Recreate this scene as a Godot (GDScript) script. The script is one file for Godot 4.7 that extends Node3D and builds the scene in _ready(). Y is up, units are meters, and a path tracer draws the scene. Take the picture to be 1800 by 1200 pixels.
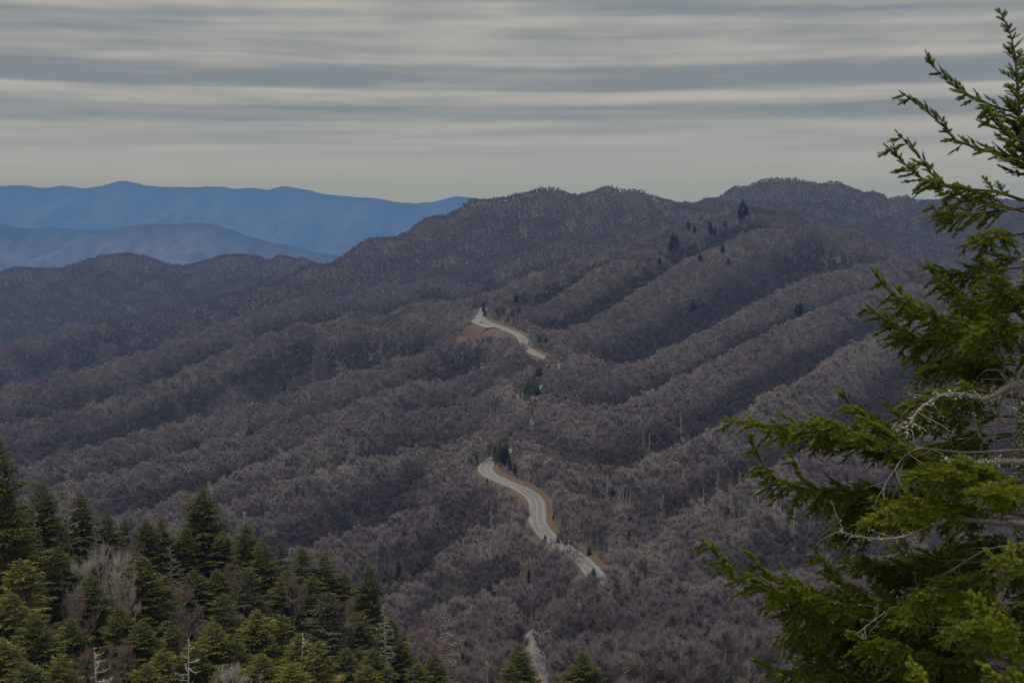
extends Node3D

# ------------------------------------------------------------------ lens and places
const FOC := 2473.0          # focal length in units of a 1800 x 1200 frame
const EYE_ROW := 345.0       # height of eye level in that frame
var cam_basis: Basis
var rng := RandomNumberGenerator.new()
var used := {}

func at(px: float, py: float, d: float) -> Vector3:
	var v := cam_basis * Vector3((px - 900.0) / FOC, (600.0 - py) / FOC, -1.0)
	return v * (d / -v.z)

func numbered(called: String) -> String:
	if not used.has(called):
		used[called] = 0
		return called
	used[called] += 1
	return "%s_%03d" % [called, used[called]]

func tag(o: Node3D, label: String, category: String = "", group: String = "", kind: String = "") -> Node3D:
	if label: o.set_meta("label", label)
	if category: o.set_meta("category", category)
	if group: o.set_meta("group", group)
	if kind: o.set_meta("kind", kind)
	return o

func thing(called: String, where: Vector3, label: String, category: String, group: String = "") -> Node3D:
	var o := Node3D.new()
	o.name = numbered(called)
	add_child(o)
	o.position = where
	tag(o, label, category, group)
	return o

func obj(called: String, mesh: Mesh, mat: Material, parent: Node = null) -> MeshInstance3D:
	var o := MeshInstance3D.new()
	o.mesh = mesh
	if mat: o.material_override = mat
	if parent == null:
		o.name = numbered(called)
		add_child(o)
	else:
		o.name = called
		parent.add_child(o, true)
	return o

func structure(called: String, mesh: Mesh, mat: Material, label: String) -> MeshInstance3D:
	var o := obj(called, mesh, mat)
	tag(o, label, "", "", "structure")
	return o

func matte(c: Color, rough := 0.9, vcol := false) -> StandardMaterial3D:
	var m := StandardMaterial3D.new()
	m.albedo_color = c.linear_to_srgb()
	m.roughness = rough
	m.metallic_specular = 0.3
	m.vertex_color_use_as_albedo = vcol
	m.cull_mode = BaseMaterial3D.CULL_DISABLED
	return m

# ------------------------------------------------------------------ mesh pieces
class Soup:
	var v := PackedVector3Array()
	var n := PackedVector3Array()
	var c := PackedColorArray()
	var smooth := false
	func tri(a: Vector3, b: Vector3, d: Vector3, col: Color) -> void:
		v.push_back(a); v.push_back(b); v.push_back(d)
		c.push_back(col); c.push_back(col); c.push_back(col)
		var q := (d - a).cross(b - a).normalized()
		n.push_back(q); n.push_back(q); n.push_back(q)
	func quad(a: Vector3, b: Vector3, d: Vector3, e: Vector3, col: Color) -> void:
		tri(a, b, d, col); tri(a, d, e, col)
	# a thin leaf-like diamond from a to b
	func blade(a: Vector3, b: Vector3, side: Vector3, w: float, col: Color) -> void:
		var m := a.lerp(b, 0.55)
		tri(a, m + side * w, b, col)
		tri(a, b, m - side * w, col)
	func thorn(a: Vector3, b: Vector3, side: Vector3, w: float, col: Color) -> void:
		tri(a - side * w, a + side * w, b, col)
	# a round tapering stick through points with radii
	func stick(pts: PackedVector3Array, radii: PackedFloat32Array, sides: int, col: Color) -> void:
		var last := PackedVector3Array()
		var last_n := PackedVector3Array()
		for i in pts.size():
			var t := (pts[mini(i + 1, pts.size() - 1)] - pts[maxi(i - 1, 0)]).normalized()
			var x := t.cross(Vector3.UP if absf(t.y) < 0.9 else Vector3.RIGHT).normalized()
			var y := x.cross(t)
			var ring := PackedVector3Array()
			var ring_n := PackedVector3Array()
			for k in sides:
				var a := TAU * k / sides
				var q := x * cos(a) + y * sin(a)
				ring.push_back(pts[i] + q * radii[i])
				ring_n.push_back(q)
			if i > 0:
				for k in sides:
					var k2 := (k + 1) % sides
					for p in [[last[k], last_n[k]], [ring[k2], ring_n[k2]], [ring[k], ring_n[k]], [last[k], last_n[k]], [last[k2], last_n[k2]], [ring[k2], ring_n[k2]]]:
						v.push_back(p[0]); n.push_back(p[1]); c.push_back(col)
			last = ring
			last_n = ring_n
	func mesh() -> ArrayMesh:
		var a := []
		a.resize(Mesh.ARRAY_MAX)
		a[Mesh.ARRAY_VERTEX] = v
		a[Mesh.ARRAY_NORMAL] = n
		a[Mesh.ARRAY_COLOR] = c
		var m := ArrayMesh.new()
		m.add_surface_from_arrays(Mesh.PRIMITIVE_TRIANGLES, a)
		return m
	func size() -> int:
		return v.size()

func rnd(a: float, b: float) -> float:
	return rng.randf_range(a, b)

func any_dir() -> Vector3:
	var z := rnd(-1, 1)
	var a := rnd(0, TAU)
	var r := sqrt(1 - z * z)
	return Vector3(r * cos(a), z, r * sin(a))

func side_of(d: Vector3) -> Vector3:
	var s := d.cross(any_dir())
	return s.normalized() if s.length() > 1e-4 else d.cross(Vector3(0.3, 0.9, 0.2)).normalized()

# ------------------------------------------------------------------ terrain: heights between crests, draws and the road
const GU := 420
const GV := 620
const U0 := -0.56
const U1 := 0.56
const D0 := 5.0
const D1 := 4900.0
var grid := PackedFloat32Array()
var skyline := PackedFloat32Array()   # running highest slope before each cell
var ctrl_p := PackedVector2Array()
var ctrl_h := PackedFloat32Array()
var road_pts := PackedVector3Array()
var road_seen := PackedByteArray()
var road_verge := PackedByteArray()

func grid_at(u: float, d: float) -> float:
	var fx := clampf((u - U0) / (U1 - U0), 0.0, 0.99999) * (GU - 1)
	var fy := clampf(log(maxf(d, D0) / D0) / log(D1 / D0), 0.0, 0.99999) * (GV - 1)
	var i := int(fx)
	var j := int(fy)
	var a := fx - i
	var b := fy - j
	var k := j * GU + i
	return lerpf(lerpf(grid[k], grid[k + 1], a), lerpf(grid[k + GU], grid[k + GU + 1], a), b)

func ground(x: float, z: float) -> float:
	var d := maxf(-z, D0)
	return grid_at(x / d, d)

func add_ctrl(p: Vector3) -> void:
	ctrl_p.push_back(Vector2(p.x / -p.z, log(-p.z)))
	ctrl_h.push_back(p.y / -p.z)

# crest lines, near to far: column, row (tree tops), distance
var crests := [
	[[1900, 640, 1150], [1700, 700, 1020], [1500, 780, 900], [1400, 815, 860], [1325, 852, 820], [1287, 877, 800], [1225, 905, 778], [1160, 955, 752], [1110, 985, 735], [1050, 1012, 717], [960, 966, 742], [890, 960, 758], [820, 1000, 760], [740, 1045, 740], [640, 1085, 710]],
	[[1900, 500, 1560], [1700, 535, 1460], [1560, 575, 1350], [1512, 598, 1290], [1475, 620, 1240], [1450, 648, 1180], [1412, 672, 1130], [1362, 695, 1080], [1320, 732, 1020], [1275, 755, 985], [1225, 780, 945], [1175, 806, 905], [1112, 840, 868], [1050, 890, 840], [1005, 925, 822]],
	[[900, 880, 880], [800, 895, 890], [700, 925, 870], [600, 962, 840], [480, 1000, 800]],
	[[1900, 470, 1900], [1700, 485, 1850], [1560, 502, 1740], [1460, 530, 1600], [1393, 562, 1480], [1300, 612, 1330], [1225, 652, 1220], [1175, 675, 1170], [1100, 720, 1090], [1037, 750, 1045], [1000, 778, 1015], [955, 795, 1000]],
	[[800, 790, 1060], [720, 795, 1080], [640, 812, 1050], [560, 834, 1000], [400, 892, 930], [250, 955, 880]],
	[[1560, 452, 2020], [1480, 470, 1940], [1393, 499, 1800], [1326, 536, 1680], [1271, 566, 1580], [1215, 592, 1490], [1141, 629, 1400], [1067, 663, 1310], [1000, 690, 1240], [940, 725, 1180]],
	[[860, 735, 1180], [780, 722, 1200], [700, 722, 1210], [620, 738, 1190], [540, 786, 1110], [460, 815, 1060], [372, 858, 1000], [250, 905, 950], [130, 940, 900]],
	[[1400, 392, 2170], [1330, 402, 2100], [1282, 425, 2020], [1233, 447, 1930], [1152, 496, 1780], [1081, 536, 1660], [1020, 572, 1570], [960, 612, 1470]],
	[[860, 645, 1370], [720, 668, 1400], [600, 718, 1320], [400, 768, 1220], [240, 820, 1120], [60, 870, 1030]],
	[[1140, 430, 1930], [1059, 468, 1830], [1000, 510, 1740], [950, 548, 1650]],
	[[800, 592, 1560], [700, 625, 1530], [600, 655, 1490], [480, 695, 1420], [300, 742, 1320], [150, 785, 1230], [0, 835, 1130]],
	[[1900, 500, 2000], [1700, 470, 2050], [1560, 432, 2130], [1480, 392, 2170], [1400, 371, 2200], [1340, 358, 2210], [1300, 356, 2200], [1250, 374, 2150], [1180, 398, 2080], [1100, 430, 2000], [1000, 455, 1920], [930, 480, 1850], [880, 508, 1780], [845, 528, 1720], [787, 529, 1740], [660, 543, 1800], [520, 562, 1850], [400, 614, 1770], [332, 642, 1700], [224, 686, 1620], [160, 710, 1560], [0, 745, 1460], [-150, 790, 1400]],
	[[760, 480, 2500], [660, 500, 2450], [540, 515, 2400], [430, 548, 2250], [330, 590, 2100], [200, 632, 1950], [60, 668, 1800], [-100, 700, 1700]],
	[[1900, 420, 2900], [1650, 415, 2900], [1450, 390, 2900], [1240, 378, 2850], [1150, 380, 2780], [1050, 400, 2700], [900, 420, 2650]],
	[[1240, 348, 3150], [1140, 336, 3120], [1080, 323, 3100], [1020, 330, 3150], [930, 325, 3200], [850, 341, 3200], [800, 358, 3150], [730, 390, 3100], [650, 415, 3050], [560, 455, 3000], [432, 502, 2900], [352, 522, 2800], [240, 546, 2700], [160, 562, 2600], [48, 590, 2500], [-60, 612, 2450], [-200, 650, 2400]],
	[[1190, 352, 3600], [1240, 347, 3700], [1300, 323, 3800], [1335, 306, 3800], [1370, 300, 3800], [1400, 305, 3800], [1440, 314, 3800], [1520, 325, 3750], [1560, 341, 3650], [1610, 342, 3600], [1700, 337, 3600], [1800, 339, 3600], [1950, 348, 3600]],
	[[-200, 500, 4100], [-60, 480, 4150], [0, 470, 4200], [100, 456, 4250], [160, 448, 4300], [215, 440, 4300], [260, 446, 4300], [310, 454, 4250], [380, 446, 4220], [440, 440, 4200], [500, 443, 4120], [550, 453, 4000], [640, 470, 3900]],
]
# points on open slopes and in valleys: column, row (bare ground), distance
var lows := [
	[-300, 1200, 700], [0, 1150, 690], [200, 1170, 650], [400, 1190, 600], [600, 1190, 600], [0, 1050, 840], [-200, 1040, 900],
	[750, 1230, 500], [860, 1240, 480], [1000, 1235, 480], [1150, 1215, 470], [1300, 1195, 480], [1500, 1150, 500], [1750, 1100, 520], [2000, 1060, 540],
	[1300, 1090, 590], [1500, 1040, 620], [1750, 980, 640], [1150, 1100, 600], [1080, 1060, 650], [870, 1130, 610], [780, 1120, 640],
	[760, 1360, 300], [900, 1340, 320], [1050, 1330, 320], [1300, 1290, 330], [1600, 1260, 330], [900, 1280, 400], [1200, 1260, 400], [1600, 1200, 400], [600, 1290, 420], [300, 1290, 460], [0, 1290, 480], [-300, 1290, 480],
	[1000, 360, 4700], [1400, 345, 4700], [1800, 380, 4700], [300, 520, 4850], [-100, 520, 4850], [700, 480, 4800],
	[700, 465, 3600], [400, 520, 3500], [100, 560, 3400], [-200, 600, 3300],
]
var near_ground := [[-0.5, 5, -4.2], [-0.25, 5, -4.2], [0.0, 5, -4.2], [0.25, 5, -4.2], [0.5, 5, -4.2], [-0.5, 12, -8.2], [0.0, 12, -8.4], [0.5, 12, -8.4], [-0.5, 28, -16], [-0.15, 28, -17], [0.2, 28, -18], [0.5, 28, -18], [-0.5, 60, -30], [-0.2, 60, -31], [0.15, 60, -34], [0.5, 60, -34], [-0.5, 110, -49], [-0.2, 110, -51], [0.15, 110, -58], [0.5, 110, -56], [0.1, 200, -93], [0.35, 200, -90], [0.55, 200, -88]]
# the road, far to near: column, row, distance, whether the photo shows it
var road_list := [
	[790, 556, 1760, 0], [838, 546, 1730, 1], [850, 540, 1705, 1], [846, 552, 1660, 0], [843, 558, 1640, 1], [856, 566, 1600, 1], [885, 577, 1565, 1], [907, 586, 1535, 1], [919, 596, 1505, 1],
	[922, 608, 1470, 0], [936, 619, 1440, 1], [955, 627, 1415, 1], [985, 640, 1380, 0], [985, 662, 1320, 0], [945, 682, 1270, 0], [914, 697, 1235, 1], [912, 712, 1200, 0], [930, 735, 1150, 0], [945, 760, 1090, 0], [915, 783, 1050, 0], [868, 806, 1020, 0],
	[854, 817, 990, 1], [853, 827, 968, 1], [868, 838, 945, 1], [895, 850, 922, 1], [922, 862, 900, 1], [940, 877, 872, 1], [944, 893, 846, 1], [944, 910, 822, 1], [950, 928, 798, 1], [968, 946, 775, 1],
	[992, 963, 757, 2], [1014, 977, 741, 2], [1030, 992, 724, 1], [1043, 1007, 708, 1], [1050, 1028, 690, 0], [1030, 1055, 668, 0], [985, 1085, 645, 0], [948, 1112, 625, 0], [936, 1126, 610, 1], [934, 1140, 597, 1], [939, 1160, 582, 1], [948, 1182, 567, 1], [960, 1210, 550, 1], [985, 1245, 530, 0],
]

func smooth_road() -> void:
	var p := PackedVector3Array()
	for r in road_list:
		p.push_back(at(r[0], r[1], r[2]))
	for i in p.size() - 1:
		var a := p[maxi(i - 1, 0)]
		var b := p[i]
		var c := p[i + 1]
		var e := p[mini(i + 2, p.size() - 1)]
		var steps := maxi(2, int(b.distance_to(c) / 4.0))
		for s in steps:
			road_pts.push_back(b.cubic_interpolate(c, a, e, float(s) / steps))
			road_verge.push_back(1 if road_list[i][3] == 2 or road_list[i + 1][3] == 2 else 0)
			road_seen.push_back(1 if (road_list[i][3] == 1 and road_list[i + 1][3] == 1) else 0)
	for pass_ in 10:      # even out bumps of height along the road
		for i in range(1, road_pts.size() - 1):
			road_pts[i].y = (road_pts[i - 1].y + road_pts[i].y * 2.0 + road_pts[i + 1].y) * 0.25

func crest_points() -> void:
	var lines := []
	for k in crests.size():
		var tall := 11.0 if k < crests.size() - 3 else 7.0
		var line := PackedVector3Array()
		for i in crests[k].size():
			var q: Array = crests[k][i]
			var p := at(q[0], q[1], q[2])
			p.y -= tall
			line.push_back(p)
			add_ctrl(p)
			if i > 0:
				add_ctrl((p + line[i - 1]) * 0.5)
		lines.push_back(line)
	for line in lines:
		for i in line.size() - 1:
			var a: Vector3 = line[i]
			var b: Vector3 = line[i + 1]
			crest_seg.push_back([Vector2(a.x / -a.z, log(-a.z)), Vector2(b.x / -b.z, log(-b.z))])
var crest_seg := []
var rust: Array[Vector3] = []
var by_crest := PackedFloat32Array()
func bare_of(u: float, v: float) -> float:      # how far off the nearest crest
	var i := clampi(int(round((u - U0) / (U1 - U0) * 139.0)), 0, 139)
	var j := clampi(int(round((v - log(D0)) / log(D1 / D0) * 319.0)), 0, 319)
	return by_crest[j * 140 + i]

func solve_ground() -> void:
	var n := ctrl_p.size()
	var a := []
	for i in n:
		var row := PackedFloat64Array()
		row.resize(n + 4)
		for j in n:
			row[j] = ctrl_p[i].distance_to(ctrl_p[j])
		row[i] -= 0.0012
		row[n] = 1.0; row[n + 1] = ctrl_p[i].x; row[n + 2] = ctrl_p[i].y; row[n + 3] = ctrl_h[i]
		a.push_back(row)
	for e in 3:
		var row := PackedFloat64Array()
		row.resize(n + 4)
		for j in n:
			row[j] = [1.0, ctrl_p[j].x, ctrl_p[j].y][e]
		a.push_back(row)
	var m := n + 3
	for i in m:
		var best := i
		for r in range(i + 1, m):
			if absf(a[r][i]) > absf(a[best][i]): best = r
		var t = a[i]; a[i] = a[best]; a[best] = t
		var pi_: PackedFloat64Array = a[i]
		var inv := 1.0 / pi_[i]
		for r in range(i + 1, m):
			var row: PackedFloat64Array = a[r]
			var f := row[i] * inv
			if f != 0.0:
				for c in range(i, m + 1): row[c] -= f * pi_[c]
				a[r] = row
	var w := PackedFloat64Array()
	w.resize(m)
	for i in range(m - 1, -1, -1):
		var s: float = a[i][m]
		for c in range(i + 1, m): s -= a[i][c] * w[c]
		w[i] = s / a[i][i]
	# coarse grid, then a finer one with small relief
	var cu := 140
	var cv := 320
	var coarse := PackedFloat32Array()
	coarse.resize(cu * cv)
	by_crest.resize(cu * cv)
	var l0 := log(D0)
	var l1 := log(D1)
	for j in cv:
		var v := lerpf(l0, l1, float(j) / (cv - 1))
		for i in cu:
			var p := Vector2(lerpf(U0, U1, float(i) / (cu - 1)), v)
			var s := w[n] + w[n + 1] * p.x + w[n + 2] * p.y
			for k in n: s += w[k] * p.distance_to(ctrl_p[k])
			# the land falls away on both sides of every crest, except along the road
			var d := exp(v)
			var near_of := 0.3
			if d > 560.0:
				var near := 9.0
				for q in crest_seg:
					var a2: Vector2 = q[0]
					var ab: Vector2 = q[1] - a2
					var f := clampf((p - a2).dot(ab) / ab.length_squared(), 0.0, 1.0)
					near = minf(near, (a2 + ab * f).distance_to(p))
				near_of = near
				var by_road := 9.0
				for k in range(0, road_pts.size(), 6):
					by_road = minf(by_road, Vector2(road_pts[k].x / -road_pts[k].z, log(-road_pts[k].z)).distance_to(p))
				var wide := lerpf(30.0, 80.0, smoothstep(800.0, 3000.0, d))
				var deep := lerpf(36.0, 75.0, smoothstep(800.0, 3000.0, d))
				s -= deep * (1.0 - exp(-near * d / wide)) * smoothstep(560.0, 740.0, d) * smoothstep(18.0, 95.0, by_road * d) / d
			coarse[j * cu + i] = s
			by_crest[j * cu + i] = near_of
	var spur := FastNoiseLite.new()
	spur.seed = 5
	spur.frequency = 1.0
	spur.fractal_type = FastNoiseLite.FRACTAL_RIDGED
	spur.fractal_octaves = 2
	var bump := FastNoiseLite.new()
	bump.seed = 9
	bump.frequency = 0.02
	bump.fractal_octaves = 3
	grid.resize(GU * GV)
	for j in GV:
		var fy := float(j) / (GV - 1) * (cv - 1)
		var jj := clampi(int(fy), 1, cv - 3)
		var ty := fy - jj
		var d := exp(lerpf(l0, l1, float(j) / (GV - 1)))
		for i in GU:
			var fx := float(i) / (GU - 1) * (cu - 1)
			var ii := clampi(int(fx), 1, cu - 3)
			var tx := fx - ii
			var r := PackedFloat32Array([0, 0, 0, 0])
			for q in 4:
				var k := (jj + q - 1) * cu + ii
				r[q] = cubic_interpolate(coarse[k], coarse[k + 1], coarse[k - 1], coarse[k + 2], tx)
			var h := cubic_interpolate(r[1], r[2], r[0], r[3], ty) * d
			var x := lerpf(U0, U1, float(i) / (GU - 1)) * d
			var far := smoothstep(380.0, 700.0, d)
			# lesser spurs run down the fall line, to the left and towards the eye
			var along := x * 0.67 + d * 0.74
			var across := x * 0.74 - d * 0.67
			h += far * (spur.get_noise_2d(along / 520.0, across / 190.0) * lerpf(5.0, 9.0, smoothstep(900.0, 2600.0, d)) * smoothstep(0.0, 45.0, bare_of(x / d, log(d)) * d))
			h += bump.get_noise_2d(x, d) * lerpf(0.6, 2.5, far)
			# small branching ravines down the faces of the spurs
			if far > 0.0:
				var wx := x + bump.get_noise_2d(x * 0.35, d * 0.35) * 60.0
				var wz := d + bump.get_noise_2d(x * 0.35 + 900.0, d * 0.35) * 60.0
				var size := lerpf(95.0, 190.0, smoothstep(900.0, 2800.0, d))
				h -= far * (1.0 - absf(spur.get_noise_2d(wx / size + 40.0, wz / size))) * lerpf(9.0, 20.0, smoothstep(900.0, 2800.0, d)) * smoothstep(10.0, 70.0, bare_of(x / d, log(d)) * d)
			grid[j * GU + i] = h
	# bench for the road
	for i in road_pts.size():
		var p := road_pts[i]
		var d := -p.z
		var reach := 26.0 if road_seen[i] else 17.0
		var j0 := clampi(int(log(maxf(d - reach, D0) / D0) / log(D1 / D0) * (GV - 1)), 0, GV - 1)
		var j1 := clampi(int(log((d + reach) / D0) / log(D1 / D0) * (GV - 1)) + 1, 0, GV - 1)
		for j in range(j0, j1 + 1):
			var dj := exp(lerpf(l0, l1, float(j) / (GV - 1)))
			var c := ((p.x / dj) - U0) / (U1 - U0) * (GU - 1)
			var e := reach / dj / (U1 - U0) * (GU - 1)
			for k in range(maxi(int(c - e), 0), mini(int(c + e) + 1, GU - 1) + 1):
				var x := lerpf(U0, U1, float(k) / (GU - 1)) * dj
				var far := Vector2(x - p.x, dj - d).length()
				if far < reach:
					bench_w[j * GU + k] = maxf(bench_w.get(j * GU + k, 0.0), 1.0 - smoothstep(11.0, reach, far))
					if far < bench_d.get(j * GU + k, 1e9):
						bench_d[j * GU + k] = far
						bench_h[j * GU + k] = p.y
	for k in bench_w:
		grid[k] = lerpf(grid[k], bench_h[k] - 1.0, bench_w[k])
	# highest slope in front of every cell, for knowing what can be seen
	skyline.resize(GU * GV)
	for i in GU:
		var top := -10.0
		for j in GV:
			var d := exp(lerpf(l0, l1, float(j) / (GV - 1)))
			skyline[j * GU + i] = top
			if d > 40.0: top = maxf(top, grid[j * GU + i] / d)
var bench_w := {}
var bench_d := {}
var bench_h := {}

func ground_mesh() -> ArrayMesh:
	var v := PackedVector3Array()
	var nn := PackedVector3Array()
	var cc := PackedColorArray()
	var tone := FastNoiseLite.new()
	tone.seed = 21
	tone.frequency = 0.018
	tone.fractal_octaves = 4
	v.resize(GU * GV); nn.resize(GU * GV); cc.resize(GU * GV)
	for j in GV:
		var d := exp(lerpf(log(D0), log(D1), float(j) / (GV - 1)))
		for i in GU:
			var k := j * GU + i
			v[k] = Vector3(lerpf(U0, U1, float(i) / (GU - 1)) * d, grid[k], -d)
	for j in GV:
		for i in GU:
			var k := j * GU + i
			var a := v[k + 1 if i < GU - 1 else k] - v[k - 1 if i > 0 else k]
			var b := v[k + GU if j < GV - 1 else k] - v[k - GU if j > 0 else k]
			nn[k] = a.cross(b).normalized()
			var t := tone.get_noise_2d(v[k].x, v[k].z) * 0.5 + 0.5
			var c := Color(0.085, 0.066, 0.062).lerp(Color(0.13, 0.105, 0.085), t)
			for q in rust:
				var off := Vector2(q.x - v[k].x, q.y - v[k].z).length() + tone.get_noise_2d(v[k].x * 3.0, v[k].z * 3.0) * 12.0
				if off < q.z: c = c.lerp(Color(0.13, 0.076, 0.060), smoothstep(q.z, q.z * 0.6, off))
			cc[k] = c
	var idx := PackedInt32Array()
	for j in GV - 1:
		for i in GU - 1:
			var k := j * GU + i
			idx.append_array([k, k + GU, k + 1, k + 1, k + GU, k + GU + 1])
	var a := []
	a.resize(Mesh.ARRAY_MAX)
	a[Mesh.ARRAY_VERTEX] = v
	a[Mesh.ARRAY_NORMAL] = nn
	a[Mesh.ARRAY_COLOR] = cc
	a[Mesh.ARRAY_INDEX] = idx
	var m := ArrayMesh.new()
	m.add_surface_from_arrays(Mesh.PRIMITIVE_TRIANGLES, a)
	return m

# ------------------------------------------------------------------ far ranges
func range_mesh(line: Array, d: float, drop: float, seed_: int, spur_len: float, relief: float) -> ArrayMesh:
	var pts := PackedVector3Array()
	for q in line: pts.push_back(at(q[0], q[1], d))
	var ridge := FastNoiseLite.new()
	ridge.seed = seed_
	ridge.frequency = 1.0
	ridge.fractal_type = FastNoiseLite.FRACTAL_RIDGED
	ridge.fractal_octaves = 4
	var fine := FastNoiseLite.new()
	fine.seed = seed_ + 3
	fine.frequency = 1.0
	fine.fractal_octaves = 4
	var cols := 420
	var rows := 90
	var x0 := pts[0].x
	var x1 := pts[pts.size() - 1].x
	var v := PackedVector3Array()
	var nn := PackedVector3Array()
	var cc := PackedColorArray()
	cc.resize(cols * rows)
	v.resize(cols * rows); nn.resize(cols * rows)
	for i in cols:
		var x := lerpf(x0, x1, float(i) / (cols - 1))
		var s := 0
		while s < pts.size() - 2 and pts[s + 1].x < x: s += 1
		var f := clampf((x - pts[s].x) / (pts[s + 1].x - pts[s].x), 0, 1)
		var crest := cubic_interpolate(pts[s].y, pts[s + 1].y, pts[maxi(s - 1, 0)].y, pts[mini(s + 2, pts.size() - 1)].y, f)
		crest += fine.get_noise_2d(x / (spur_len * 0.2), 7.0) * relief * 0.018
		for j in rows:
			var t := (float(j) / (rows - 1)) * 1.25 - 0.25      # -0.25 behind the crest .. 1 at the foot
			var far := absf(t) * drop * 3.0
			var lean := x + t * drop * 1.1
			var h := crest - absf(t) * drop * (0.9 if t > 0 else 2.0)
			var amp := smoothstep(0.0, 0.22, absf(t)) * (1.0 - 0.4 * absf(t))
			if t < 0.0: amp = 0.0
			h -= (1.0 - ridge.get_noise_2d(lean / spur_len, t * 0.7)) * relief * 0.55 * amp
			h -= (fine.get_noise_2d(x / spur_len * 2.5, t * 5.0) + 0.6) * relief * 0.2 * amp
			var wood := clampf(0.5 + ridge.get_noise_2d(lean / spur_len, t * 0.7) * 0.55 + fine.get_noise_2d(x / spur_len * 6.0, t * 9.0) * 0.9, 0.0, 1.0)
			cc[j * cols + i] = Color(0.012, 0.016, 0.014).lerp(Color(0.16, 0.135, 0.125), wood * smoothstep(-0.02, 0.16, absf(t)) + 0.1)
			v[j * cols + i] = Vector3(x, h, -d + (far if t > 0 else -far))
	for j in rows:
		for i in cols:
			var k := j * cols + i
			var a := v[k + 1 if i < cols - 1 else k] - v[k - 1 if i > 0 else k]
			var b := v[k + cols if j < rows - 1 else k] - v[k - cols if j > 0 else k]
			nn[k] = b.cross(a).normalized()
	var idx := PackedInt32Array()
	for j in rows - 1:
		for i in cols - 1:
			var k := j * cols + i
			idx.append_array([k, k + 1, k + cols, k + 1, k + cols + 1, k + cols])
	var a := []
	a.resize(Mesh.ARRAY_MAX)
	a[Mesh.ARRAY_VERTEX] = v
	a[Mesh.ARRAY_NORMAL] = nn
	a[Mesh.ARRAY_COLOR] = cc
	a[Mesh.ARRAY_INDEX] = idx
	var m := ArrayMesh.new()
	m.add_surface_from_arrays(Mesh.PRIMITIVE_TRIANGLES, a)
	return m

# ------------------------------------------------------------------ road
func strip(offset_a: float, offset_b: float, lift_a: float, lift_b: float, from: int, to: int, wobble := 0.0, thick := 0.0, only_open := false) -> ArrayMesh:
	var s := Soup.new()
	var pa := PackedVector3Array()
	var pb := PackedVector3Array()
	for i in range(from, to):
		var t := road_pts[mini(i + 1, road_pts.size() - 1)] - road_pts[maxi(i - 1, 0)]
		t.y = 0
		var side := t.normalized().cross(Vector3.UP)
		var w := sin(i * 0.9) * wobble + sin(i * 0.37 + 1.0) * wobble
		pa.push_back(road_pts[i] + side * offset_a + Vector3(0, lift_a, 0))
		pb.push_back(road_pts[i] + side * (offset_b + w) + Vector3(0, lift_b, 0))
	for i in pa.size() - 1:
		if only_open and not (road_verge[from + i] or road_seen[from + i] or road_seen[clampi(from + i + 3, 0, road_seen.size() - 1)] or road_seen[maxi(from + i - 3, 0)]): continue
		s.quad(pa[i], pa[i + 1], pb[i + 1], pb[i], Color.WHITE)
		if thick > 0.0:
			var dn := Vector3(0, -thick, 0)
			s.quad(pa[i], pa[i] + dn, pa[i + 1] + dn, pa[i + 1], Color.WHITE)
			s.quad(pb[i], pb[i + 1], pb[i + 1] + dn, pb[i] + dn, Color.WHITE)
	return s.mesh()

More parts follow.
